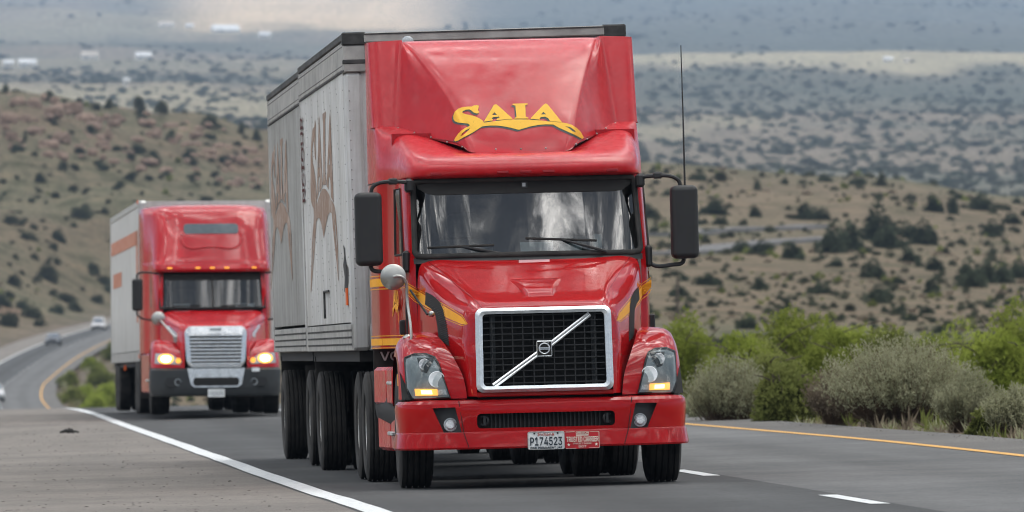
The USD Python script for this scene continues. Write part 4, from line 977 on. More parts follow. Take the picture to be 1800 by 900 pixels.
part(V, 'coupling_plate', box(-.45, .45, 4.6, 6.2, 1.02, 1.12, .02), 'chassis')
put_wheels(V, 1.17, .505, False, 1.215, .30)
put_wheels(V, 4.75, .50, True, 1.235, .265); put_wheels(V, 6.05, .50, True, 1.235, .265)
# ================================================================== trailers of the leading truck
def side_decal(pose, polys, X, off=.004, size=6):
    out = []
    for poly, holes in polys:
        v, f = fine2d(poly, holes, size); w = []
        for p in v:
            d = pose.ray(*p); w.append(pose.eye + d*((X - off - pose.eye[0])/d[0]))
        out.append(trimesh.Trimesh(np.array(w), f, process=False))
    return cat(out)
rivet_ball = trimesh.creation.icosphere(0, .0065)
def rivets(points):
    return cat([shift(rivet_ball, p) for p in points])
def make_trailer(name, label, pose, length, ribbed, zb=1.20, zt=4.10, W=1.29):
    T = thing(name, label, 'trailer', pose.m, 'pup trailers of the leading truck')
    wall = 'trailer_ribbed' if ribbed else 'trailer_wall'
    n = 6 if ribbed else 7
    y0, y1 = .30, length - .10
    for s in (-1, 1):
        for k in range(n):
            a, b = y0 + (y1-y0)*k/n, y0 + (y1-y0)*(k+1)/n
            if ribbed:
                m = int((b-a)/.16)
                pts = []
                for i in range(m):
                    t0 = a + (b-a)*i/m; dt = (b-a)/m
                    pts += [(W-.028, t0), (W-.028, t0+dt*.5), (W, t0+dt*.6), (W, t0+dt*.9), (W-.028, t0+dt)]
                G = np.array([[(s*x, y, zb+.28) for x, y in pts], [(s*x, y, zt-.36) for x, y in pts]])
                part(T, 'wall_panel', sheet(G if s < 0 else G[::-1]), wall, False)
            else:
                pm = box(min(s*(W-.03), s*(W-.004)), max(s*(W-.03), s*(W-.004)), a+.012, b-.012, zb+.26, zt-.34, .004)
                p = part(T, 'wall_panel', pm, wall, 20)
                if s < 0: part(p, 'rivets', rivets([(-W+.004, y, z) for y in (a+.05, b-.05) for z in np.arange(zb+.35+.05*(k%3), zt-.4, .17)]), 'rivet_grey', kind='stuff')
        X0, X1 = min(s*(W-.05), s*W), max(s*(W-.05), s*W)
        part(T, 'upper_band', box(X0, X1, .02, length, zt-.33, zt-.075, .006), 'trailer_rail', 20)
        part(T, 'top_rail', box(min(s*(W-.10), s*(W+.008)), max(s*(W-.10), s*(W+.008)), 0, length, zt-.07, zt, .01), 'trailer_dark_rail', 20)
        part(T, 'band_lip', box(min(s*(W-.04), s*(W+.006)), max(s*(W-.04), s*(W+.006)), .02, length, zt-.352, zt-.335, .003), 'trailer_dark_rail', 20)
        br = part(T, 'bottom_rail', box(X0, X1, .02, length, zb, zb+.25, .008), 'trailer_rail', 20)
        if s < 0:
            part(br, 'rail_slot', cat(*[box(-W-.004, -W+.003, y, y+.09, z, z+.018) for y in np.arange(.2, length-.2, .17) for z in (zb+.05, zb+.115, zb+.18)]), 'trailer_dark_rail', kind='stuff')
            part(T, 'rivets', rivets([(-W-.002, y, zt-.12) for y in np.arange(.2, length, .11)] + [(-W-.002, y, zt-.29) for y in np.arange(.2, length, .11)]), 'rivet_grey', kind='stuff')
        part(T, 'corner_post', box(min(s*(W-.16), s*W), max(s*(W-.16), s*W), 0.0, .29, zb, zt-.36, .03), 'trailer_front', 30)
        part(T, 'rear_post', box(min(s*(W-.10), s*(W+.004)), max(s*(W-.10), s*(W+.004)), length-.10, length+.02, zb, zt, .01), 'trailer_rail', 20)
        part(T, 'corner_cap', box(min(s*(W-.21), s*(W+.012)), max(s*(W-.21), s*(W+.012)), -.012, .12, zt-.115, zt+.004, .012), 'trailer_dark_rail', 20); part(T, 'corner_block', box(min(s*(W-.20), s*(W+.002)), max(s*(W-.20), s*(W+.002)), -.004, .29, zt-.36, zt-.116, .01), 'trailer_rail', 20); part(T, 'corner_strap', box(min(s*(W-.20), s*(W+.010)), max(s*(W-.20), s*(W+.010)), -.010, .10, zt-.285, zt-.245, .006), 'trailer_dark_rail', 20)
    part(T, 'front_wall', box(-W+.15, W-.15, .035, .06, zb, zt-.1), 'trailer_front')
    for x in (-W+.28, W-.28, -.5, 0, .5):
        part(T, 'front_rib', box(x-.03, x+.03, .015, .036, zb+.2, zt-.12, .006), 'trailer_front')
    part(T, 'rivets', rivets([(x, .012, z) for x in (-W+.25, -W+.31, W-.31, W-.25) for z in np.arange(zb+.25, zt-.4, .11)] + [(sx*(W-.04), -.002, z) for sx in (-1, 1) for z in np.arange(zb+.3, zt-.5, .09)]), 'rivet_grey', kind='stuff')
    part(T, 'front_header', box(-W+.19, W-.19, -.03, .05, zt-.095, zt-.005, .01), 'trailer_rail', 20)
    part(T, 'header_strip', box(-W+.19, W-.19, -.034, -.024, zt-.024, zt-.012), 'trailer_dark_rail')
    part(T, 'roof', box(-W+.02, W-.02, .04, length, zt-.03, zt-.012), 'aluminium')
    part(T, 'front_sill', box(-W+.16, W-.16, .0, .06, zb-.0, zb+.24, .01), 'trailer_front')
    part(T, 'rear_door', box(-W+.1, -.006, length-.02, length+.01, zb, zt-.05), 'trailer_wall'); part(T, 'rear_door', box(.006, W-.1, length-.02, length+.01, zb, zt-.05), 'trailer_wall')
    part(T, 'floor_frame', box(-W+.06, W-.06, .1, length-.05, zb-.10, zb-.002), 'chassis')
    for s in (-1, 1):
        part(T, 'frame_rail', box(min(s*.35, s*.5), max(s*.35, s*.5), .6, length-.2, .72, zb-.1), 'chassis')
        part(T, 'mud_flap', box(min(s*.62, s*1.24), max(s*.62, s*1.24), length-.42, length-.40, .30, zb-.05), 'rubber')
    return T
PT1 = Pose(950, 856, 62.5, .08, .0142, .033, y0=5.0, dx=.04)
T1 = make_trailer('cargo_trailer', 'smooth riveted grey box trailer coupled directly behind the gold-lettered red tractor', PT1, 8.0, False)
put_wheels(T1, 6.9, .50, True, 1.26, .27)
for s in (-1, 1): part(T1, 'landing_leg', box(min(s*.72, s*.84), max(s*.72, s*.84), 1.75, 1.87, .42, 1.1, .01), 'chassis')
mx = lambda x, a: float(np.interp(x, [108, 912, 1703], a))
part(T1, 'faded_lettering', side_decal(PT1, logo_at(lambda x, y: (mx(x, [545.5, 569, 595]), 197 + (y-150)*.69)), -1.286, .003, 5), 'faded_brown', False)
sm = [([(603, 430), (606, 436), (607, 452), (610, 470), (611, 490), (608, 516), (605, 512), (606, 488), (603, 466), (605, 450)], []), ([(608, 462), (612, 470), (612, 496), (610, 512), (609, 490)], [])]
part(T1, 'scrape_mark', side_decal(PT1, sm, -1.286, .005, 5), 'dark_grille', False)
tx = meshkit.text_mesh('NCIOUR', .30, .002, True); tv = np.array(tx.vertices); tv[:, :2] -= tv[:, :2].min(0)
tv = tv/np.ptp(tv[:, 0])
part(T1, 'upright_lettering', trimesh.Trimesh(np.stack([np.full(len(tv), -1.298), 7.9 - .0 + (tv[:, 1]/tv[:, 1].max() - 1)*.55, 2.72 + tv[:, 0]*.86], 1), tx.faces, process=False), 'maroon_print', False)
part(T1, 'door_bracket', tube([(-1.30, 4.4, 1.52), (-1.30, 4.4, 1.78), (-1.30, 3.6, 1.78)], .012, 5), 'trailer_dark_rail'); part(T1, 'side_lamp', box(-1.305, -1.29, .55, .72, 1.62, 1.78), 'orange_lens')
PT2 = Pose(950, 856, 62.5, .079, .0142, .029, y0=13.8, dx=.06)
T2 = make_trailer('cargo_trailer', 'ribbed grey box trailer running second behind the riveted trailer', PT2, 7.2, True)
put_wheels(T2, 6.3, .50, True, 1.26, .27)
part(T2, 'faded_lettering', side_decal(PT2, logo_at(lambda x, y: (mx(x, [476, 494, 514]), 243 + (y-150)*.58)), -1.29, .003, 5), 'faded_brown', False)
for s in (-1, 1): part(T2, 'landing_leg', box(min(s*.72, s*.84), max(s*.72, s*.84), 2.6, 2.72, .42, 1.1, .01), 'chassis')
PD = Pose(950, 856, 62.5, .0795, .0142, .0235, y0=13.9, dx=.06)
DL = thing('converter_dolly', 'low black dolly axle carrying the front of the second trailer', 'trailer dolly', PD.m)
part(DL, 'dolly_frame', box(-.55, .55, .0, 1.7, .70, .95, .03), 'chassis'); part(DL, 'tow_bar', tube([(0, -.9, .7), (0, .3, .78)], .06, 8), 'chassis')
put_wheels(DL, 1.0, .50, True, 1.24, .27)
for s in (-1, 1): part(DL, 'mud_flap', box(min(s*.62, s*1.22), max(s*.62, s*1.22), 1.65, 1.67, .25, 1.05), 'rubber')

# ================================================================== second red truck
P2 = Pose(380, 729, 136, .088, .0165, .008)
K = thing('tractor_truck', 'red sleeper tractor with lit headlights and a slatted chrome grille, following behind', 'truck', P2.m)
# bumper
path = PchipInterpolator([0, .2, .4, .6, .75, .88, 1], np.array([(0, 0), (.35, .005), (.65, .03), (.92, .11), (1.10, .24), (1.19, .42), (1.20, .75)]))
half = path(np.linspace(0, 1, 26))
def band(prof):
    d = np.gradient(half, axis=0); d /= np.linalg.norm(d, axis=1, keepdims=True); nrm = np.stack([d[:, 1], -d[:, 0]], 1)
    return both(sheet(np.array([[(p[0]+n[0]*o, p[1]+n[1]*o, z) for p, n in zip(half, nrm)] for o, z in prof])))
kb = part(K, 'bumper', band([(-.1, .34), (-.02, .35), (.01, .42), (.02, .55), (.012, .62), (.02, .70), (.01, .83), (-.05, .86), (-.14, .86)]), 'dark_bumper', 40)
part(kb, 'bumper_trim', prism([(-.53, .855), (.53, .855), (.47, .56), (.40, .505), (-.40, .505), (-.47, .56)], -.034, -.02), 'satin_chrome', 20)
part(kb, 'bumper_intake', prism(rrect(-.42, .42, .535, .685, .05), -.040, -.0345), 'deep_black', 20)
for s in (-1, 1):
    fl = part(kb, 'fog_lamp', prism([(s*.60, .70), (s*.92, .68), (s*.95, .60), (s*.88, .52), (s*.66, .52)], .02, .10), 'black_plastic', 20)
    part(fl, 'lens', disc_front(s*.70, .014, .605, .06, .015), 'lamp_grey', 30)
    part(fl, 'lens', disc_front(s*.84, .04, .605, .05, .015), 'lamp_grey', 30)
kp = part(K, 'number_plate', prism(rrect(-.155, .155, .325, .475, .012), -.05, -.03), 'white_plate', 20); part(kp, 'plate_number', shift(text_flat('1XZ8274', .055, .25, True), (0, -.052, .395)), 'lamp_grey', False)
part(K, 'bumper_tag', prism(rrect(.66, .80, .79, .86, .01), .0, .03), 'paper', 20)
# hood
rows = []
for Y, zc, he, ze, xb in ((.07, 1.60, .52, 1.575, .56), (.12, 1.64, .54, 1.61, .60), (.3, 1.69, .58, 1.65, .65), (.8, 1.77, .68, 1.725, .76), (1.3, 1.85, .79, 1.80, .87), (1.85, 1.94, .93, 1.89, .98)):
    rows.append([(0, Y, zc), (.5*he, Y, zc-.004), (.85*he, Y+.004, zc-.012), (he, Y+.008, ze-.015), (he+(xb-he)*.5, Y+.01, ze-.06), (he+(xb-he)*.8, Y+.01, ze-.16), (xb, Y, 1.35), (xb+.02, Y, .86)])
kh = both(patch(rows, 30, 34)); khp = part(K, 'hood', kh, 'red_paint_second', 55)
fr2 = [[(.60, .10, .87), (.80, .14, .87), (1.0, .26, .87), (1.13, .42, .87), (1.19, .62, .87)],
       [(.62, .12, 1.0), (.80, .16, 1.0), (1.0, .27, 1.0), (1.13, .44, 1.0), (1.19, .68, 1.0)],
       [(.65, .18, 1.13), (.82, .20, 1.13), (1.0, .30, 1.13), (1.12, .47, 1.13), (1.185, .75, 1.10)],
       [(.70, .40, 1.24), (.85, .38, 1.26), (1.0, .45, 1.28), (1.11, .58, 1.29), (1.18, .85, 1.20)],
       [(.78, .9, 1.36), (.9, .85, 1.38), (1.02, .86, 1.39), (1.12, .95, 1.37), (1.185, 1.1, 1.24)],
       [(.86, 1.4, 1.36), (.96, 1.38, 1.37), (1.06, 1.38, 1.37), (1.14, 1.42, 1.33), (1.19, 1.5, 1.18)],
       [(.92, 1.8, 1.0), (1.0, 1.8, 1.0), (1.08, 1.8, 1.0), (1.15, 1.8, .98), (1.19, 1.8, .85)]]
kf = patch(fr2, 30, 24)
for s in (-1, 1):
    F_ = kf if s > 0 else flipx(kf)
    fp = part(K, 'fender', F_, 'red_paint_second', 55)
    hl = part(K, 'headlight', front_patch([(s*.62, .98), (s*.80, 1.12), (s*1.10, 1.14), (s*1.12, .95), (s*.66, .93)], F_, .006), 'lamp_grey', 50)
    el = [(s*.915 + .09*math.cos(a), 1.035 + .058*math.sin(a)) for a in np.linspace(0, 2*math.pi, 24, endpoint=False)]
    eo = [(s*.915 + .145*math.cos(a), 1.035 + .095*math.sin(a)) for a in np.linspace(0, 2*math.pi, 24, endpoint=False)]
    part(hl, 'lamp_bowl', front_patch(eo, F_, .013), 'halo_lit', 50)  # orange glow around the lit lamp, built as an emissive ellipse
    part(hl, 'lit_lamp', front_patch(el, F_, .02), 'white_lit', 50)
    el = [(s*.69 + .05*math.cos(a), 1.0 + .05*math.sin(a)) for a in np.linspace(0, 2*math.pi, 18, endpoint=False)]
    part(hl, 'turn_signal', front_patch(el, F_, .022), 'amber_small', 50)
# grille
o2, i2 = rrect(-.575, .575, .87, 1.63, .14, 7), rrect(-.49, .49, .905, 1.49, .05, 7)
tp2 = lambda x, z: x*(1 - .10*np.clip((1.25-z)/.4, 0, 1))
rg = np.array([[(tp2(x, z), y + .03*(z-.87)/.7, z) for x, z in pts] for pts, y in ((o2, .07), (o2, .02), (i2, .0), (i2, .06))]); rg = np.concatenate([rg, rg[:, :1]], 1)
kg = part(K, 'grille', shift(sheet(rg), (0, -.01, 0)), 'chrome', 30)
part(kg, 'grille_backing', box(-.48, .48, .085, .095, .89, 1.50), 'deep_black')
for k in range(9):
    z = .935 + k*.066
    part(kg, 'grille_slat', box(-tp2(.485, z), tp2(.485, z), .0, .05, z-.017, z+.017, .007), 'chrome', 20)
part(kg, 'grille_badge', prism(rrect(-.11, .11, 1.555, 1.595, .018), .0, .02), 'lamp_grey')
part(K, 'grille_skirt', box(-.52, .52, .02, .1, .86, .905, .01), 'charcoal_plastic')
# cab, windshield
kw_rows = [[(0, 1.80, 1.965), (.5, 1.82, 1.965), (.85, 1.90, 1.965), (1.0, 1.99, 1.965)], [(0, 2.03, 2.62), (.5, 2.05, 2.62), (.83, 2.12, 2.62), (.975, 2.22, 2.62)]]
kw = both(patch(kw_rows, 8, 20)); fl = np.cross(kw.triangles[:, 1]-kw.triangles[:, 0], kw.triangles[:, 2]-kw.triangles[:, 0])[:, 1] > 0
kw.faces[fl] = kw.faces[fl][:, ::-1]
kwp = part(K, 'windshield', kw, 'windshield', True)
pw = lambda x, z, off=0: on_front(x, z, kw, off)
loop = [(-.98, 1.985), (-.955, 2.6), (-.5, 2.61), (0, 2.61), (.5, 2.61), (.955, 2.6), (.98, 1.985), (.5, 1.98), (0, 1.98), (-.5, 1.98), (-.98, 1.985)]
lp3 = [pw(a[0]+(b[0]-a[0])*t, a[1]+(b[1]-a[1])*t, .003) for a, b in zip(loop[:-1], loop[1:]) for t in np.linspace(0, 1, 6, endpoint=False)]; lp3.append(lp3[0])
part(kwp, 'windshield_seal', tube(lp3, .022, 6), 'rubber'); part(kwp, 'center_bar', tube([pw(0, z, .004) for z in np.linspace(1.98, 2.61, 6)], .018, 6), 'rubber')
part(kwp, 'shade_band', front_patch([(-.945, 2.60), (.945, 2.60), (.90, 2.53), (.80, 2.50), (-.80, 2.50), (-.90, 2.53)], kw, .003, .1), 'deep_black', 60)
for a, b in (((-.75, 2.02), (-.25, 2.03)), ((.15, 2.02), (.65, 2.03))): part(K, 'wiper', tube([pw(*a, .02), pw(*b, .02)], .012, 5), 'rubber')
ks = [[(.93, 1.92, 1.15), (1.02, 2.0, 1.15), (1.10, 2.4, 1.15), (1.13, 3.0, 1.15), (1.19, 3.4, 1.15), (1.21, 4.4, 1.15)], [(.93, 1.95, 1.95), (1.02, 2.03, 1.95), (1.10, 2.4, 1.95), (1.13, 3.0, 1.95), (1.19, 3.4, 1.95), (1.21, 4.4, 1.95)],
      [(.91, 2.17, 2.66), (1.0, 2.25, 2.66), (1.09, 2.5, 2.66), (1.13, 3.0, 2.66), (1.19, 3.4, 2.66), (1.21, 4.4, 2.66)]]
kc = part(K, 'cab', cat(both(patch(ks, 16, 30)), box(-1.12, 1.12, 3.3, 3.35, 1.0, 3.3), box(-1.19, 1.19, 4.36, 4.4, 1.1, 3.8)), 'red_paint_second', 40)
kr = [[(0, 1.93, 2.66), (.5, 1.95, 2.66), (.9, 2.05, 2.66), (1.04, 2.2, 2.66), (1.10, 2.5, 2.66), (1.14, 3.0, 2.66), (1.20, 3.4, 2.66), (1.21, 4.4, 2.66)],
      [(0, 1.90, 2.70), (.5, 1.92, 2.70), (.9, 2.02, 2.70), (1.05, 2.18, 2.70), (1.105, 2.5, 2.70), (1.145, 3.0, 2.70), (1.20, 3.4, 2.70), (1.21, 4.4, 2.70)],
      [(0, 1.94, 2.80), (.5, 1.96, 2.80), (.9, 2.05, 2.80), (1.04, 2.2, 2.80), (1.10, 2.5, 2.80), (1.14, 3.0, 2.80), (1.20, 3.4, 2.80), (1.21, 4.4, 2.80)],
      [(0, 1.98, 2.86), (.5, 2.0, 2.86), (.88, 2.09, 2.86), (1.02, 2.24, 2.86), (1.09, 2.52, 2.86), (1.135, 3.0, 2.86), (1.195, 3.4, 2.86), (1.21, 4.4, 2.86)],
      [(0, 2.12, 3.10), (.5, 2.14, 3.10), (.85, 2.23, 3.10), (1.01, 2.4, 3.10), (1.08, 2.65, 3.10), (1.13, 3.05, 3.10), (1.19, 3.4, 3.10), (1.21, 4.4, 3.10)],
      [(0, 2.40, 3.55), (.5, 2.42, 3.55), (.84, 2.52, 3.55), (.99, 2.68, 3.55), (1.06, 2.9, 3.55), (1.12, 3.2, 3.55), (1.18, 3.5, 3.55), (1.21, 4.4, 3.55)],
      [(0, 2.66, 3.82), (.5, 2.68, 3.82), (.84, 2.78, 3.81), (.97, 2.9, 3.80), (1.04, 3.05, 3.79), (1.10, 3.3, 3.78), (1.16, 3.6, 3.78), (1.20, 4.4, 3.80)],
      [(0, 3.0, 3.925), (.5, 3.0, 3.92), (.82, 3.05, 3.905), (.94, 3.12, 3.88), (1.0, 3.22, 3.86), (1.06, 3.4, 3.85), (1.12, 3.65, 3.86), (1.17, 4.4, 3.88)],
      [(0, 4.4, 3.95), (.5, 4.4, 3.95), (.8, 4.4, 3.945), (.93, 4.4, 3.93), (1.0, 4.4, 3.92), (1.05, 4.4, 3.91), (1.11, 4.4, 3.90), (1.16, 4.4, 3.89)]]
krm = both(patch(kr, 40, 40)); krp = part(K, 'sleeper_roof', krm, 'red_paint_second', 55)
part(krp, 'roof_window', front_patch(rrect(-.51, .51, 3.375, 3.565, .06), krm, .006, .06), 'window_dull', 60)
part(krp, 'roof_ledge', tube([on_front(x, z, krm, .0) for x, z in ((-.56, 3.36), (-.55, 3.22), (-.48, 3.13), (0, 3.125), (.48, 3.13), (.55, 3.22), (.56, 3.36))], .02, 8, 40), 'red_paint_second')
for x in (-.79, -.27, 0.0, .27, .78):
    part(krp, 'marker_light', shift(box(-.045, .045, -.012, .012, -.014, .014, .005), on_front(x, 2.73, krm, .004)), 'amber_small')
for s in (-1, 1):
    q = np.array([(1.07, 2.25, 2.0), (1.12, 2.85, 2.0), (1.115, 2.85, 2.55), (1.075, 2.5, 2.55)])*[s, 1, 1] + [s*.008, 0, 0]
    part(kc, 'side_window', trimesh.Trimesh(q, [[0, 1, 2], [0, 2, 3]] if s > 0 else [[0, 2, 1], [0, 3, 2]], process=False), 'window_glass', False)
    q = np.array([(1.155, 3.3, 3.0), (1.185, 3.48, 3.0), (1.165, 3.55, 3.55), (1.14, 3.35, 3.5)])*[s, 1, 1] + [s*.012, -.01, 0]
    part(krp, 'sleeper_window', trimesh.Trimesh(q, [[0, 1, 2], [0, 2, 3]], process=False), 'window_dull', False)
    mi = part(K, 'mirror', round_box(min(s*1.30, s*1.50), max(s*1.30, s*1.50), 1.92, 2.08, 1.94, 2.54, .05), 'black_plastic', 40)
    part(mi, 'upper_arm', tube([(s*1.02, 2.16, 2.64), (s*1.3, 2.0, 2.66), (s*1.39, 2.0, 2.63), (s*1.40, 2.0, 2.53)], .017, 6, 16), 'black_plastic'); part(mi, 'lower_arm', tube([(s*1.40, 2.0, 1.96), (s*1.40, 2.0, 1.86), (s*1.34, 2.0, 1.81), (s*1.04, 2.05, 1.77)], .017, 6, 16), 'black_plastic')
    c = np.array([s*1.03, 1.0, 1.785]); d2 = lathe_x(prof, n=28); d2 = trimesh.Trimesh(np.array(d2.vertices)[:, [1, 0, 2]]*1.15 + c, np.array(d2.faces)[:, ::-1], process=False)
    if s < 0:
        m2 = part(K, 'hood_mirror', d2, 'dull_metal', 50); part(m2, 'post', tube([c + [0, .02, 0], (s*.95, .95, 1.70), (s*.72, .6, 1.42)], .02, 6), 'dull_metal'); part(m2, 'post_foot', box(s*.72-.04, s*.72+.04, .53, .6, 1.33, 1.46, .015), 'dull_metal')
    part(K, 'hood_vent', front_patch([(s*.70, 1.50), (s*.84, 1.66), (s*.87, 1.64), (s*.76, 1.48), (s*.76, 1.42), (s*.70, 1.44)], kh, .01, .05), 'satin_chrome', 40)
    part(K, 'side_skirt', box(min(s*.95, s*1.19), max(s*.95, s*1.19), 2.0, 4.2, .4, 1.14, .03), 'red_paint_second'); part(K, 'step', box(min(s*1.1, s*1.24), max(s*1.1, s*1.24), 2.0, 2.6, .62, .66, .01), 'aluminium')
    part(K, 'mud_flap', box(min(s*.62, s*1.2), max(s*.62, s*1.2), 4.5, 4.52, .3, 1.1), 'rubber')
part(K, 'dashboard', box(-.94, .94, 2.05, 2.5, 1.6, 1.97, .03), 'cab_grey'); part(K, 'cab_lining', box(-1.1, 1.1, 3.27, 3.29, 1.2, 3.2), 'cab_grey')
for sx in (-.5, .5): part(K, 'seat', box(sx-.25, sx+.25, 2.8, 2.92, 1.4, 2.35, .05), 'seat_grey')
part(K, 'header', both(patch([[(0, 2.06, 2.62), (.5, 2.08, 2.62), (.9, 2.18, 2.62)], [(0, 2.06, 2.50), (.5, 2.08, 2.50), (.86, 2.18, 2.53)]], 4, 8)), 'deep_black')
part(K, 'paper', box(-.72, -.42, 2.02, 2.04, 1.975, 2.06), 'paper'); part(K, 'paper', box(.42, .78, 2.02, 2.04, 1.975, 2.06), 'paper'); part(K, 'engine_block', box(-.58, .58, .3, 1.8, .4, 1.4), 'deep_black')
put_wheels(K, 1.2, .51, False, 1.20, .30); put_wheels(K, 5.3, .51, True, 1.22, .27); put_wheels(K, 6.6, .51, True, 1.22, .27)
part(K, 'chassis_rail', box(-.45, .45, 1.0, 7.0, .72, 1.0), 'chassis')
# its long trailer
PT3 = Pose(380, 729, 136, .088, .0165, .008, y0=5.2, dx=.085)
T3 = thing('cargo_trailer', 'long white box trailer with faded orange bands behind the following truck', 'trailer', PT3.m)
Lt, zb, zt, W = 16.1, 1.0, 4.07, 1.28
for s in (-1, 1):
    for k in range(13):
        a, b = .25 + (Lt-.35)*k/13, .25 + (Lt-.35)*(k+1)/13
        part(T3, 'wall_panel', box(min(s*(W-.03), s*W), max(s*(W-.03), s*W), a+.008, b-.008, zb+.20, zt-.12, .004), 'trailer_white', 20)
    part(T3, 'bottom_rail', box(min(s*(W-.06), s*(W+.006)), max(s*(W-.06), s*(W+.006)), .02, Lt, zb, zb+.19, .006), 'trailer_rail')
    part(T3, 'top_rail', box(min(s*(W-.06), s*(W+.006)), max(s*(W-.06), s*(W+.006)), .02, Lt, zt-.11, zt, .006), 'aluminium')
    part(T3, 'corner_post', box(min(s*(W-.16), s*(W+.004)), max(s*(W-.16), s*(W+.004)), 0, .24, zb, zt, .04), 'aluminium', 30)
    part(T3, 'rear_post', box(min(s*(W-.1), s*(W+.004)), max(s*(W-.1), s*(W+.004)), Lt-.09, Lt+.03, zb, zt, .01), 'aluminium', 30)
    part(T3, 'mud_flap', box(min(s*.62, s*1.2), max(s*.62, s*1.2), 15.4, 15.42, .3, .95), 'rubber')
    part(T3, 'landing_leg', box(min(s*.72, s*.84), max(s*.72, s*.84), 2.6, 2.72, .45, .95), 'chassis')
part(T3, 'front_wall', box(-W+.14, W-.14, .02, .05, zb, zt-.02), 'trailer_white'); part(T3, 'roof', box(-W+.02, W-.02, .05, Lt, zt-.03, zt-.012), 'aluminium')
part(T3, 'rear_door', box(-W+.1, -.005, Lt-.02, Lt+.01, zb, zt-.05), 'trailer_white'); part(T3, 'rear_door', box(.005, W-.1, Lt-.02, Lt+.01, zb, zt-.05), 'trailer_white'); part(T3, 'floor_frame', box(-W+.06, W-.06, .1, Lt-.05, zb-.1, zb-.002), 'chassis')
dc = lambda y0, y1, z0, z1: sheet(np.array([[(-W-.005, y0, z1), (-W-.005, y1, z1)], [(-W-.005, y0, z0), (-W-.005, y1, z0)]]))
part(T3, 'orange_band', dc(.9, 15.6, 3.25, 3.52), 'faded_orange', False); part(T3, 'orange_band', dc(.55, 1.5, 1.75, 3.52), 'faded_orange', False); part(T3, 'orange_band', dc(9.5, 14.5, 2.55, 2.85), 'faded_orange', False)
part(T3, 'marker_light', box(-W-.02, -W+.02, .3, .42, zt-.06, zt+.01), 'orange_lens'); part(T3, 'marker_light', box(-W-.02, -W+.02, .1, .22, zb+.06, zb+.14), 'orange_lens'); part(T3, 'marker_light', box(-W-.02, -W+.02, 8, 8.1, zb-.16, zb-.06), 'orange_lens')
put_wheels(T3, 12.8, .51, True, 1.26, .27); put_wheels(T3, 14.1, .51, True, 1.26, .27)

# ================================================================== far cars, debris
def make_car(name, label, pose, paint_name, tall):
    C = thing(name, label, 'car', pose.m, 'cars coming up the distant stretch of road')
    h = 1.75 if tall else 1.42
    bl = [[(0, y, z0), (.5, y, z0), (.78, y+.03, z0-.01), (.88, y+.08, z0-.12), (.90, y+.05, .5), (.86, y, .28)] for y, z0 in ((.0, .62), (.06, .72), (.5, .80), (1.2, .92), (2.6, .98), (4.0, .98), (4.5, .9))]
    part(C, 'body', cat(both(patch(bl, 20, 16)), box(-.86, .86, .02, .06, .28, .64), box(-.86, .86, 4.46, 4.5, .28, .9)), paint_name, 45)
    cb = [[(0, y, z), (.4, y, z), (xx-.04, y, z-.02), (xx, y, z-.08), (.84, y*.8+.5, .95)] for y, z, xx in ((1.55, .98, .74), (2.1, h-.04, .64), (2.6, h, .66), (3.6, h-.02, .66), (4.3, 1.05, .74))]
    part(C, 'cabin', both(patch(cb, 16, 12)), paint_name, 45)
    g = [[(0, y, z), (.4, y, z), (x, y+.02, z)] for y, z, x in ((1.50, 1.0, .70), (1.98, h-.10, .60))]
    part(C, 'windshield', shift(both(patch(g, 4, 6)), (0, -.03, .03)), 'car_glass', 50)
    for s in (-1, 1):
        part(C, 'headlight', box(min(s*.5, s*.82), max(s*.5, s*.82), -.02, .08, .58, .70, .02), 'reflector')
        for y in (.85, 3.6):
            t, r = tyre_meshes(.21, .32, .19); t, r = shift(t, (.80, y, .32)), shift(r, (.80, y, .32))
            p = part(C, 'tyre', t if s > 0 else flipx(t), 'rubber'); part(p, 'rim', r if s > 0 else flipx(r), 'dull_metal')
    part(C, 'grille', box(-.45, .45, -.02, .03, .42, .58, .01), 'deep_black'); part(C, 'bumper', box(-.84, .84, -.06, .06, .26, .44, .03), 'charcoal_plastic')
    return C
plain('car_white', (.72, .72, .72), .3); plain('car_silver', (.05, .06, .075), .35); plain('car_glass', (.10, .13, .17), .08)
def road_pose(D, l, heading):
    z = float(road_z(np.array([float(xw(D)) + l]), np.array([float(D)]))[0][0]) + .01
    x = float(xw(D)) + l
    return Pose(900 + FPX*x/D, 450 + FPX*(EYE-z)/D, D, heading, 0.003, 0)
make_car('silver_car', 'small dark grey-blue sedan on the distant bend, nearer and lower of the two cars', road_pose(872, 1.8, .02), 'car_silver', False)
make_car('white_car', 'white car further up the distant road just left of the white trailer', road_pose(985, 1.9, .0), 'car_white', True)
make_car('white_car', 'pale car cut off by the left edge of the picture where the road dips', road_pose(588, 3.25, .09), 'car_white', False)
rng = np.random.default_rng(5)
w0 = at(120, 779, 60, 120)
ch = []
for k in range(7):
    n = 14; t = np.linspace(0, 1, n); ang = rng.uniform(0, 6.28)
    p = np.stack([(t-.5)*rng.uniform(.16, .34)*math.cos(ang) + rng.normal(0, .035), (t-.5)*rng.uniform(.1, .3)*math.sin(ang) + rng.normal(0, .06), .012 + .05*np.sin(t*math.pi)*rng.uniform(.3, 1.2)], 1)
    ch.append(tube(p + rng.normal(0, .006, p.shape), rng.uniform(.012, .03), 5))
zz = float(road_z(np.array([w0[0]]), np.array([w0[1]]))[0][0])
td = thing('tyre_scrap', 'torn black scrap of tyre lying on the pale shoulder', 'debris', m4(t=(w0[0], w0[1], zz)))
part(td, 'tread_strip', cat(ch), 'rubber', 40, kind='stuff')
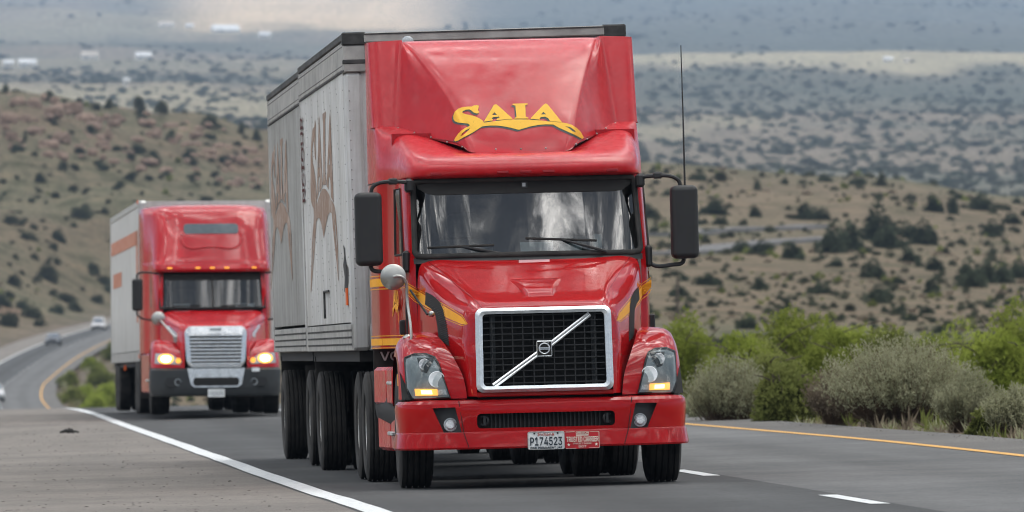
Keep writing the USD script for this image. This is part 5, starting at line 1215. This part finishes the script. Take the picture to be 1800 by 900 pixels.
# ================================================================== vegetation, rocks, far buildings, haze
def leaf_mat(name, c1, c2, trans=.35, rand=.22, scale=2.2):
    c1, c2 = np.array(c1), np.array(c2)
    mat(name, {'t': ('texture_coordinate', {}), 'g': ('geometry', {}), 'n': ('noise_texture', {'scale': scale, 'detail': 4.0}), 'ad': ('math', {'math_type': 'multiply_add', 'value2': .34}), 'r': ('rgb_ramp', {'ramp': [(.35, tuple(c1)), (.85, tuple(c2))]}),
        'o': ('object_info', {}), 'mr': ('map_range', {'from_min': 0., 'from_max': 1., 'to_min': 1-rand, 'to_max': 1+rand}), 'h': ('hsv', {}),
        'd': ('diffuse_bsdf', {}), 'tr': ('translucent_bsdf', {}), 'm': ('mix_closure', {'fac': trans})},
        [('t.object', 'n.vector'), ('g.random_per_island', 'ad.value1'), ('n.fac', 'ad.value3'), ('ad.value', 'r.fac'), ('r.color', 'h.color'), ('o.random', 'mr.value'), ('mr.result', 'h.value'),
         ('h.color', 'd.color'), ('h.color', 'tr.color'), ('d.BSDF', 'm.closure1'), ('tr.BSDF', 'm.closure2')], surface='m.closure')
leaf_mat('leaf_green', (.15, .19, .03), (.36, .41, .09), .5)
leaf_mat('leaf_olive', (.125, .145, .04), (.27, .29, .095), .45)
leaf_mat('leaf_sage', (.27, .275, .165), (.43, .43, .29), .42)
leaf_mat('leaf_dry', (.17, .14, .10), (.32, .26, .19), .25)
leaf_mat('leaf_juniper', (.042, .054, .036), (.105, .120, .078), .2)
leaf_mat('leaf_scrub', (.060, .066, .042), (.13, .132, .085), .2)
leaf_mat('leaf_far', (.080, .084, .062), (.135, .136, .102), .15)
noisy('bark', (.045, .035, .028), (.10, .08, .06), 20.0, .9, coord='object')
noisy('stem_red', (.075, .048, .032), (.14, .095, .062), 20.0, .9, coord='object')
noisy('boulder_look', (.135, .085, .060), (.30, .215, .165), 1.4, .95, 9, bump=.6, dist=.1, ramp=(.3, .68), rand=.15)
def leaves(P, size, rng, up=.3, ratio=.45, outward=None):
    """Small diamond leaves at the points P."""
    n = len(P)
    d = rng.normal(size=(n, 3)) + [0, 0, up]
    if outward is not None: d += outward
    d /= np.linalg.norm(d, axis=1, keepdims=True)
    s = rng.normal(size=(n, 3)); s -= d*(s*d).sum(1, keepdims=True); s /= np.linalg.norm(s, axis=1, keepdims=True)
    L = size*rng.uniform(.6, 1.4, (n, 1))
    v = np.stack([P, P + d*L*.5 + s*L*ratio*.5, P + d*L, P + d*L*.5 - s*L*ratio*.5], 1).reshape(-1, 3)
    k = np.arange(n)[:, None]*4
    return trimesh.Trimesh(v, np.vstack([k + [0, 1, 2], k + [0, 2, 3]]), process=False)
def crown_points(n, rng, w, h, lumps=16, base=.12, tall=.5, spread=.75):
    """Leaf positions on uneven clumps filling a dome w wide and h tall."""
    C = []
    while len(C) < lumps:
        p = rng.uniform(-1, 1, 3); p[2] = abs(p[2])
        if np.linalg.norm(p) < 1: C.append(p)
    C = np.array(C); C /= np.maximum(np.linalg.norm(C, axis=1, keepdims=True), .45)**.6
    R = rng.uniform(.20, .42, lumps)
    k = rng.integers(0, lumps, n)
    d = rng.normal(size=(n, 3)); d /= np.linalg.norm(d, axis=1, keepdims=True)
    q = C[k]*spread + d*(R[k]*rng.uniform(.55, 1.08, n)**.6)[:, None]
    q[:, 2] = np.abs(q[:, 2])
    return q*[w/2/1.05, w/2/1.05, h*.92/1.05] + [0, 0, base*h], d
def twig_bush(rng, w, h, n, leafn, size, curl=.25):
    """Many upright twigs fanning from the root; leaves along their upper part."""
    a = rng.uniform(0, 2*np.pi, n); tilt = np.sqrt(rng.uniform(0, 1, n)); Ln = h*(1.02 - .38*tilt**2)*rng.uniform(.62, 1.05, n)
    tipx = np.stack([np.cos(a), np.sin(a)], 1)*(tilt*w/2*rng.uniform(.8, 1.05, n))[:, None]
    root = np.stack([np.cos(a), np.sin(a)], 1)*(tilt*w*.14)[:, None]
    T = np.linspace(0, 1, 5)
    pts = root[:, None]*(1-T)[None, :, None] + tipx[:, None]*(T[None, :, None]**.8) + rng.normal(0, .02*w, (n, 5, 2))*T[None, :, None]
    z = Ln[:, None]*T[None]**.85
    P = np.concatenate([pts, z[..., None]], -1)
    r = .006*h/1.0*(1 - .8*T)
    side = rng.normal(size=(n, 1, 3)); side /= np.linalg.norm(side, axis=-1, keepdims=True)
    A, B = P - side*r[None, :, None], P + side*r[None, :, None]
    V = np.stack([A, B], 2).reshape(n, 10, 3)
    f = []
    for i in range(4): f += [[2*i, 2*i+1, 2*i+3], [2*i, 2*i+3, 2*i+2]]
    F = (np.arange(n)[:, None, None]*10 + np.array(f)[None]).reshape(-1, 3)
    stems = trimesh.Trimesh(V.reshape(-1, 3), F, process=False)
    k = rng.integers(0, n, leafn); t = rng.uniform(.32, 1.0, leafn)**.8*4; i = np.minimum(t.astype(int), 3); fr_ = (t - i)[:, None]
    Q = P[k, i]*(1-fr_) + P[k, i+1]*fr_ + rng.normal(0, .022*h, (leafn, 3))
    return stems, leaves(Q, size, rng, up=1.3, ratio=.30)
def bush(name, label, cat_, kind, w, h, matrix, seed, group=None):
    rng = np.random.default_rng(seed)
    B = thing(name, label, cat_, matrix, group)
    if kind in ('sage', 'dry'):
        st, lf = twig_bush(rng, w, h, int(420*w), int(13000*w), .047)
        part(B, 'foliage', lf, 'leaf_sage' if kind == 'sage' else 'leaf_dry', False); part(B, 'stems', st, 'stem_red', False)
    else:
        n = int(8000*w); P, d = crown_points(n, rng, w, h, int(30*max(1, w/2)), .06)
        part(B, 'foliage', leaves(P, .075, rng, .5, .5, d*.9), 'leaf_green' if kind == 'green' else 'leaf_olive', False)
        st = [tube([(0, 0, -.05), (rng.normal(0, .15*w), rng.normal(0, .15*w), h*.4), (rng.normal(0, .3*w), rng.normal(0, .3*w), h*.8)], [.03, .02, .006], 5, 8) for _ in range(9)]
        part(B, 'stems', cat(st), 'bark', 40, kind='stuff')
    return B
def on_ground(x, y, dz=-.03):
    return (x, y, float(ground(np.array([float(x)]), np.array([float(y)]))[0]) + dz)
def spot(u, D):
    return on_ground((u-900)/FPX*D, D)
def put(u, D, rz=0, s=1.0, sz=None):
    return m4(rotz(rz), spot(u, D), (s, s, sz or s))
# grey and green bushes on the right verge, nearest first
NEAR = [
 ('sagebrush', 'sage', 1585, 96, 2.30, 1.20, 'largest grey-green brush on the right verge, a broad fan of pale twigs'),
 ('sagebrush', 'sage', 1285, 107, 1.45, 1.12, 'tall grey-green brush just right of the leading truck, left end of the verge growth'),
 ('sagebrush', 'dry', 1478, 99, 1.05, .86, 'straw-coloured dry brush leaning against the left flank of the largest grey brush'),
 ('sagebrush', 'sage', 1700, 89, .95, .74, 'small grey brush at the right foot of the largest grey brush, close to the pavement'),
 ('sagebrush', 'sage', 1782, 84, .80, .60, 'low pale brush at the right edge of the picture beside the pavement'),
 ('green_bush', 'olive', 1385, 104, 1.15, .98, 'olive-green bush between the left grey brush and the largest grey brush'),
 ('green_bush', 'olive', 1738, 85, .50, .36, 'tiny olive-green plant at the pavement edge on the far right'),
 ('sagebrush', 'sage', 1240, 112, .75, .62, 'short grey brush touching the leading truck outline above the yellow line'),
 ('green_bush', 'green', 1208, 150, 1.75, 1.98, 'round bright green bush directly behind the right headlight of the leading truck'),
 ('green_bush', 'green', 1405, 138, 2.1, 2.02, 'tall ragged bright green bush standing behind the gap between the two tall grey brushes'),
 ('green_bush', 'green', 1525, 146, 2.3, 1.80, 'broad bright green bush behind the top left of the largest grey brush'),
 ('green_bush', 'olive', 1330, 142, 1.7, 1.55, 'olive bush behind the tall grey brush at the left end of the growth'),
 ('green_bush', 'green', 1640, 132, 2.0, 1.42, 'bright green bush behind the top right of the largest grey brush'),
 ('green_bush', 'green', 1745, 124, 1.9, 1.45, 'low bright green bush near the right edge, in front of the tallest green bush'),
 ('green_bush', 'green', 1792, 140, 1.6, 2.25, 'tallest bright green bush, cut by the right edge of the picture'),
 ('green_bush', 'green', 1302, 126, 1.6, 1.42, 'bright green bush showing over the tall grey brush at the left end'),
 ('green_bush', 'green', 1462, 127, 1.7, 1.50, 'low bright green bush showing above the dry straw-coloured brush'),
 ('green_bush', 'green', 1695, 150, 2.4, 1.78, 'green bush behind the gap between the largest grey brush and the right edge'),
 ('green_bush', 'olive', 1355, 117, 1.3, 1.20, 'olive bush close behind the right shoulder of the left grey brush'),
 ('green_bush', 'olive', 1580, 121, 2.2, 1.42, 'olive bush peeping over the crown of the largest grey brush'),
 ('green_bush', 'olive', 1468, 158, 1.9, 1.75, 'olive-green bush furthest back in the middle of the green thicket'),
 ('green_bush', 'green', 1590, 160, 2.2, 1.72, 'green bush furthest back behind the broad green bush, right of the thicket centre')]
for i, (nm, kd, u, D, w, h, lab) in enumerate(NEAR):
    bush(nm, lab, 'bush', kd, w, h, put(u, D, i*1.3), 100+i)
# green slope beyond the crest, left of the second truck
LEFT = [(128, 600, 2.3, 1.5, 'olive'), (165, 520, 2.6, 1.9, 'green'), (150, 610, 2.4, 1.5, 'green'), (185, 560, 3.0, 2.2, 'green'), (120, 690, 2.4, 1.6, 'olive'), (178, 690, 3.2, 2.2, 'olive'), (140, 470, 1.5, 1.0, 'green'), (186, 450, 1.9, 1.3, 'green'), (200, 800, 3.4, 2.2, 'olive'), (330, 420, 2.4, 1.5, 'green'), (380, 470, 2.6, 1.6, 'green'), (420, 430, 2.2, 1.4, 'green'), (160, 760, 2.6, 1.5, 'green')]
src = {}
def spread(name, label, cat_, group, build, items):
    """First of a kind is built, the rest are instances of it; items: (matrix, variant)."""
    for m, k in items:
        key = (name, k)
        if key not in src: src[key] = build(k, m)
        else: copy_of(src[key], m, label, group)
        if items.index((m, k)) < len(SLAB): tag(stage.GetPrimAtPath(LAST), SLAB[items.index((m, k))])
SLAB = ['leftmost olive bush in the dip, beside the yellow line bend', 'tall green bush in the dip, left of the following truck wheels', 'green bush in the dip just behind the yellow line bend', 'wide green bush in the dip against the white trailer', 'far olive bush in the dip, upper left beside the yellow line', 'wide far olive bush in the dip under the white trailer', 'lowest green bush in the dip, at the crest of the road', 'low green bush touching the rear wheels of the white trailer', 'broad olive bush furthest away in the dip, half behind the white trailer', 'green bush seen under the left of the following truck', 'green bush seen under the middle of the following truck', 'green bush seen under the right of the following truck', 'green bush furthest along the curving yellow line in the dip']
items = [(put(u, D, u*.7, w/2.4, h/1.6), kd) for u, D, w, h, kd in LEFT]
def lb(k, m):
    rng = np.random.default_rng(300 + len(k)); B = thing('slope_bush', 'green bush in the dip beside the curving yellow line', 'bush', m, 'green bushes in the dip by the yellow line')
    P, d = crown_points(5200, rng, 2.4, 1.6, 18, .05); part(B, 'foliage', leaves(P, .15, rng, .5, .5, d*.8), 'leaf_green' if k == 'green' else 'leaf_olive', False); return B
spread('slope_bush', None, 'bush', None, lb, items)

# hillside shrubs
rng = np.random.default_rng(77)
RIGHT = [(1143,385,60,28),(1255,378,62,34),(1267,396,35,18),(1329,383,28,26),(1410,388,50,36),(1440,388,46,26),(1353,407,30,12),(1302,445,36,26),(1341,447,46,28),(1399,456,52,36),(1465,446,64,58),(1500,442,72,62),(1543,424,72,72),(1560,437,62,44),(1594,420,46,34),(1625,431,56,48),(1640,373,46,36),(1675,378,24,44),(1718,370,50,36),(1745,417,46,34),(1598,462,50,32),(1535,490,50,38),(1648,477,46,30),(1706,506,62,54),(1738,499,52,50),(1761,499,50,44),(1792,490,50,38),(1634,517,42,32),(1547,534,58,38),(1434,517,64,22),(1333,509,42,26),(1244,502,58,22),(1197,522,42,26),(1314,579,44,30),(1633,553,38,18),(1372,568,30,18),(1248,540,20,14),(1493,548,26,16),(1232,319,26,16),(1267,319,26,20),(1329,331,18,18),(1380,324,14,14),(1450,321,30,16),(1508,326,36,18),(1551,328,24,28),(1672,330,20,22),(1240,428,22,18),(1780,395,40,22),(1690,352,34,14),(1600,352,26,14),(1175,345,30,14),(1130,470,30,26),(1225,395,24,14),(1470,470,30,20),(1580,500,24,16),(1690,430,22,14)]
LHILL = [(142,388,46,26),(82,494,42,34),(102,428,26,28),(49,428,40,22),(164,486,24,22),(180,505,30,20),(231,313,32,14),(240,272,26,22),(333,276,26,18),(120,534,52,22),(9,170,20,26),(87,178,26,20),(138,192,20,18),(168,197,22,14),(191,198,22,20),(244,204,28,32),(284,202,30,22),(368,229,34,24),(424,238,16,24),(451,250,20,24),(20,395,34,20),(70,330,26,20),(25,505,30,26),(60,460,20,16),(210,430,26,20),(30,270,30,18),(300,255,22,14),(395,285,26,16),(180,300,26,18),(110,300,24,16),(55,560,44,26),(100,552,36,20),(15,575,50,30),(40,545,30,22),(5,540,30,30),(70,575,30,16),(130,548,36,18),(168,532,30,16),(190,520,26,18)]
def fill(n, u0, u1, vfun, w0, w1):
    out = []
    for _ in range(n):
        u = rng.uniform(u0, u1); a, b = vfun(u); v = rng.uniform(a, b); w = rng.uniform(w0, w1)**1.0
        out.append((u, v, w, w*rng.uniform(.45, .75)))
    return out
vr = lambda u: (float(np.interp(u, [1110, 1500, 1800], [296, 318, 352])), 585)
vl = lambda u: (float(np.interp(u, [0, 190, 330, 460], [168, 198, 218, 246])), 535)
ORD = ['first', 'second', 'third', 'fourth', 'fifth', 'sixth', 'seventh', 'eighth', 'ninth', 'tenth', 'eleventh', 'twelfth', 'thirteenth', 'fourteenth', 'fifteenth', 'sixteenth', 'seventeenth', 'eighteenth', 'nineteenth', 'twentieth']
def ranked(items, bands, what):
    out = {}
    for lo, hi, where in bands:
        row = sorted([i for i, q in enumerate(items) if lo <= q[1] < hi], key=lambda i: items[i][0])
        for n, i in enumerate(row):
            w = items[i][2]; out[i] = f"{'wide' if w > 48 else 'medium' if w > 30 else 'small'} {what}, {ORD[n]} from left {where}"
    return out
RLAB = ranked(RIGHT, [(0, 345, 'along the right hill crest'), (345, 392, 'above the upper side road'), (392, 436, 'level with the side roads'), (436, 470, 'just below the side roads'), (470, 515, 'midway down the right hill'), (515, 700, 'low on the right hill')], 'dark shrub')
LLAB = ranked(LHILL, [(0, 215, 'along the left hill crest'), (215, 290, 'among the upper rocks of the left hill'), (290, 410, 'midway up the left hill'), (410, 500, 'on the lower left hill'), (500, 540, 'near the foot of the left hill'), (540, 700, 'beside the far road at left')], 'dull green shrub')
RIGHT += fill(150, 1115, 1800, vr, 9, 20)
LHILL += fill(170, 0, 460, vl, 9, 22)
def shrub(k, m):
    r2 = np.random.default_rng(500 + k)
    name, lab, grp, mt = [('juniper_shrub', 'small dark shrub speckling the right hillside between the larger ones', 'shrubs on the right hillside', 'leaf_juniper'), ('scrub_bush', 'small dull scrub speckling the rocky left hillside between the larger ones', 'scrub on the left hillside', 'leaf_scrub')][k % 2]
    B = thing(name, lab, 'shrub', m, grp)
    P, d = crown_points(1500, r2, 1.0, 1.0, 11 + k, .0, spread=.72); part(B, 'crown', leaves(P, .11, r2, .4, .6, d*.8), mt if k < 4 else ('leaf_scrub' if k % 2 == 0 else 'leaf_juniper'), False); return B
for lst, side_, labs in ((RIGHT, 0, RLAB), (LHILL, 1, LLAB)):
    W_ = at_many([(u, v) for u, v, _, _ in lst], 300, 2200)
    for i, ((u, v, w, h), p) in enumerate(zip(lst, W_)):
        k = side_ + 2*int(rng.integers(0, 3))
        if w > 34 and side_ == 0: k = int(rng.integers(0, 2))*2
        s = p[1]/FPX
        m = m4(rotz(rng.uniform(0, 6.28)), (p[0], p[1] + w*s*.3, p[2] - .12*h*s), (w*s, w*s, h*s*1.12))
        key = ('shrub', k)
        if key not in src: src[key] = shrub(k, m)
        else: copy_of(src[key], m)
        if i in labs: tag(stage.GetPrimAtPath(LAST), labs[i])
# boulders on the left hill
def rock(k, m):
    r2 = np.random.default_rng(700 + k); b = trimesh.creation.icosphere(3, .5); v = np.array(b.vertices)
    q = v*[1, .8, .7]; n = meshkit.fbm(q*2.3 + 7*k, 4, k)[:, None]; v = q*(.62 + .75*n)
    v = np.sign(v)*np.minimum(np.abs(v), np.array([.44, .36, .30])*(1 + .2*r2.uniform(-1, 1, 3)))
    B = thing('boulder', 'small brown boulder strewn over the rocky left hillside', 'boulder', m, 'boulders on the left hillside'); part(B, 'stone', trimesh.Trimesh(v, b.faces, process=False), 'boulder_look', 40); return B
BOUL = [(95,205,46,26),(130,200,40,24),(60,190,36,24),(30,185,34,20),(110,250,40,26),(90,260,34,20),(150,215,44,22),(165,225,30,16),(270,240,36,14),(300,225,30,12),(320,235,36,16),(345,245,30,12),(260,225,30,14),(200,225,26,16),(385,262,30,14),(240,250,26,12),(60,235,26,16),(15,215,34,24),(45,215,26,16),(330,262,26,12),(365,270,24,12),(20,245,26,16),(140,265,26,14),(200,290,22,12),(410,280,22,10)]
def vb(u): a = vl(u)[0]; return (a-2, a+95)
BLAB = ranked(BOUL, [(0, 212, 'on the left hill crest'), (212, 240, 'in the upper outcrop of the left hill'), (240, 400, 'in the lower outcrop of the left hill')], 'brown boulder')
BOUL += fill(110, 0, 460, vb, 9, 24)
W_ = at_many([(u, v) for u, v, _, _ in BOUL], 900, 2000)
for i, ((u, v, w, h), p) in enumerate(zip(BOUL, W_)):
    s = p[1]/FPX; m = m4(rotz(rng.uniform(0, 6.28)), (p[0], p[1], p[2] + .22*h*s), (w*s, w*s, h*s*1.5))
    k = int(rng.integers(0, 4)); key = ('boulder', k)
    if key not in src: src[key] = rock(k, m)
    else: copy_of(src[key], m)
    if i in BLAB: tag(stage.GetPrimAtPath(LAST), BLAB[i])

# countless small scrub: instanced
def scatter(path, label, cat_, protos, P, scales, seed):
    r2 = np.random.default_rng(seed)
    pi = UsdGeom.PointInstancer.Define(stage, path)
    paths = []
    for i, (m, mt) in enumerate(protos):
        pp = f'{path}/kinds/kind_{i:03d}'
        usdkit.mesh(stage, pp, m, MATS[mt], smooth=False); paths.append(pp)
    pi.CreatePrototypesRel().SetTargets(paths)
    pi.CreateProtoIndicesAttr(Vt.IntArray.FromNumpy(r2.integers(0, len(protos), len(P)).astype(np.int32)))
    pi.CreatePositionsAttr(Vt.Vec3fArray.FromNumpy(P.astype(np.float32)))
    pi.CreateScalesAttr(Vt.Vec3fArray.FromNumpy(scales.astype(np.float32)))
    a = r2.uniform(0, 2*np.pi, len(P))
    pi.CreateOrientationsAttr(Vt.QuathArray([Gf.Quath(math.cos(t/2), 0, 0, math.sin(t/2)) for t in a]))
    tag(pi.GetPrim(), label, cat_, None, 'stuff')
def low_bush(seed, n=220, size=.2):
    r2 = np.random.default_rng(seed); P, d = crown_points(n, r2, 1.0, .8, 9, .0); return leaves(P, size, r2, .4, .7, d*.8)
def sector(n, r0, r1, half_deg, seed):
    r2 = np.random.default_rng(seed); r = np.exp(r2.uniform(np.log(r0), np.log(r1), n)); a = np.radians(r2.uniform(-half_deg, half_deg, n))
    return r*np.sin(a), r*np.cos(a), r2
# small scrub on the near hillsides
x, y, r2 = sector(18500, 130, 2100, 6.0, 11)
l = x - xw(np.clip(y, -400, 1300)); keep = (l < -13) | (l > np.where(y < 300, 22, 12)) | (y > 1290)
keep &= meshkit.fbm(np.stack([x/26, y/40, 0*x], -1), 3, 4) + np.where((x < -.034*y) & (y > 950), .10, 0) > r2.uniform(.30, .66, len(x))
x, y = x[keep], y[keep]; s = .28 + 1.1*r2.uniform(0, 1, len(x))**2.2*np.clip(y/900, .6, 1.3)
scatter('/World/hillside_scrub', 'tiny low scrub speckling the near hillsides', 'scrub', [(low_bush(1), 'leaf_scrub'), (low_bush(2), 'leaf_scrub'), (low_bush(3), 'leaf_dry'), (low_bush(4), 'leaf_olive'), (low_bush(8), 'leaf_juniper'), (low_bush(9), 'leaf_scrub')], np.stack([x, y, ground(x, y)], 1), np.stack([s, s, s*.7], 1), 12)
# far woodland of the plain and mountain foot
x, y, r2 = sector(15000, 1900, 12500, 6.0, 21)
lum = soil_colour(x, y).mean(1); n3 = meshkit.fbm(np.stack([x/180, y/520, 0*x], -1), 4, 14)
keep = n3 + np.clip((.20-lum)*1.6, -.35, .25) - np.clip((y-5200)/9000, 0, .22) > r2.uniform(.36, .70, len(x))
x, y = x[keep], y[keep]; s = 2.0 + 4.6*r2.uniform(0, 1, len(x))**1.8*np.clip(y/4500, .75, 1.7)
scatter('/World/far_woodland', 'dark junipers dotted over the far plain and mountain foot', 'woodland', [(low_bush(5, 150, .26), 'leaf_far'), (low_bush(6, 150, .26), 'leaf_far'), (low_bush(7, 150, .26), 'leaf_juniper')], np.stack([x, y, ground(x, y)-.2], 1), np.stack([s, s, s*.62], 1), 22)
# dry grass and litter on the right verge
def tuft(seed):
    r2 = np.random.default_rng(seed); n = 26; P = r2.normal(0, .05, (n, 3))*[1, 1, 0]
    return leaves(P, .20, r2, 2.2, .10)
r2 = np.random.default_rng(31); n = 5200
y = r2.uniform(62, 190, n); l = EDGE_R + .10 + np.abs(r2.normal(0, 1.0, n))**1.2*2.8; x = xw(y) + l
y2 = r2.uniform(250, 800, 900); l2 = np.where(r2.uniform(size=900) < .5, EDGE_R + .4 + r2.exponential(2.5, 900), EDGE_L - .5 - r2.exponential(3, 900)); x = np.r_[x, xw(y2) + l2]; y = np.r_[y, y2]
s = (.2 + 1.0*r2.uniform(0, 1, len(x))**2)*np.where(y > 240, 3.0, 1)
scatter('/World/verge_grass', 'dry straw and green tufts along the pavement edges', 'grass', [(tuft(1), 'leaf_dry'), (tuft(2), 'leaf_dry'), (tuft(3), 'leaf_sage'), (tuft(4), 'leaf_olive')], np.stack([x, y, ground(x, y)-.01], 1), np.stack([s, s, s], 1), 32)
# gravel on the shoulders' outer edges
r2 = np.random.default_rng(41); n = 1500; y = 50 + 90*r2.uniform(0, 1, n)**1.5; right = r2.uniform(size=n) < .45
l = np.where(right, EDGE_R - .35 + r2.exponential(.35, n), -.4 - 3.4*r2.uniform(0, 1, n)); x = xw(y) + l
z = np.where((l > EDGE_L) & (l < EDGE_R), road_z(x, y)[0], ground(x, y)); pm = trimesh.creation.icosphere(1, .5); s = r2.uniform(.008, .028, n)
noisy('gravel_look', (.06, .055, .05), (.22, .2, .18), 3.0, .9)
scatter('/World/gravel', 'loose gravel specks on the shoulders', 'gravel', [(pm, 'gravel_look')], np.stack([x, y, z], 1), np.stack([s*1.4, s, s*.6], 1), 42)

# side road strips on the right hillside, thin post
for pts, lab in (([(1090, 413), (1150, 414), (1250, 408), (1340, 404), (1430, 400)], 'narrow grey side road, upper of the two strips on the right hillside'), ([(1100, 449), (1180, 447), (1250, 440), (1330, 431), (1430, 424), (1480, 421)], 'narrow grey side road, lower of the two strips on the right hillside')):
    p = numbered('/World', 'side_road'); usdkit.mesh(stage, p, draped(pts, 3.6, .25), MATS['side_road_look'], smooth=30); tag(stage.GetPrimAtPath(p), lab, 'road', kind='structure')
b = at(1191, 562, 300, 700); hgt = 78*b[1]/FPX
po = thing('wooden_post', 'thin upright wooden post below the right mirror of the leading truck', 'post', m4(t=tuple(b - [0, 0, .1])))
part(po, 'shaft', tube([(0, 0, 0), (.01, 0, hgt)], [.10, .075], 8), 'bark')
# far buildings
plain('wall_pale', (.55, .54, .50), .8); plain('roof_white', (.62, .63, .63), .5); plain('roof_tan', (.45, .40, .34), .6)
FARB = [(15,117,18,'roof_white','small pale house at the left edge of the far plain'),(48,117,30,'roof_white','long pale house second from the left on the far plain'),(157,104,28,'roof_tan','low house with a dull roof left of the dark tree on the far plain'),(252,104,26,'roof_white','bright white-roofed barn in the middle left of the far plain'),(292,48,26,'roof_tan','dull house highest and furthest left on the upper slope'),(333,50,13,'roof_white','tiny white shed between the two larger houses on the upper slope'),(396,57,46,'roof_white','largest white-roofed building on the upper far slope'),(465,66,20,'roof_white','white house right of the largest building on the upper slope'),(222,150,8,'roof_white','tiny white hut on the pale knoll above the left hill'),(1561,111,15,'roof_white','white house on the pale line at the foot of the right mountain'),(1594,113,9,'roof_tan','small dull shed beside the white house under the right mountain')]
W_ = at_many([(u, v) for u, v, *_ in FARB], 2300, 16000, 2500)
for (u, v, w, rf, lab), p in zip(FARB, W_):
    s = p[1]/FPX; wd = w*s; hh = max(3.2, 5*s); dp = wd*.55
    Hs = thing('far_house', lab, 'house', m4(rotz(.25), (p[0], p[1], p[2]-.5)))
    part(Hs, 'wall', box(-wd/2, wd/2, -dp/2, dp/2, 0, hh), 'wall_pale'); part(Hs, 'roof', prism_x([(-dp/2-.5, hh-.05), (0, hh+dp*.28+1.2), (dp/2+.5, hh-.05)], -wd/2-.5, wd/2+.5), rf)
    part(Hs, 'window', box(-wd*.3, -wd*.15, -dp/2-.06, -dp/2+.05, hh*.35, hh*.75), 'car_glass'); part(Hs, 'door', box(wd*.1, wd*.1+1.2, -dp/2-.06, -dp/2+.05, 0, hh*.7), 'roof_tan')

# air
HAZE = 4.6e-5
mat('haze_look', {'v': ('principled_volume', {'color': (.54, .73, 1.0), 'density': HAZE, 'anisotropy': 0.0})}, volume='v.volume')
zt_ = float(np.array(tm.vertices)[:, 2].max()); zb_ = float(np.array(tm.vertices)[:, 2].min())
hz = usdkit.mesh(stage, '/World/haze', box(-31000, 31000, -31000, 31000, zb_ - 1, max(zt_, 20) + 20), MATS['haze_look'], smooth=False)
tag(hz.GetPrim(), 'pale blue air between the road and the far mountains', 'haze', kind='stuff')
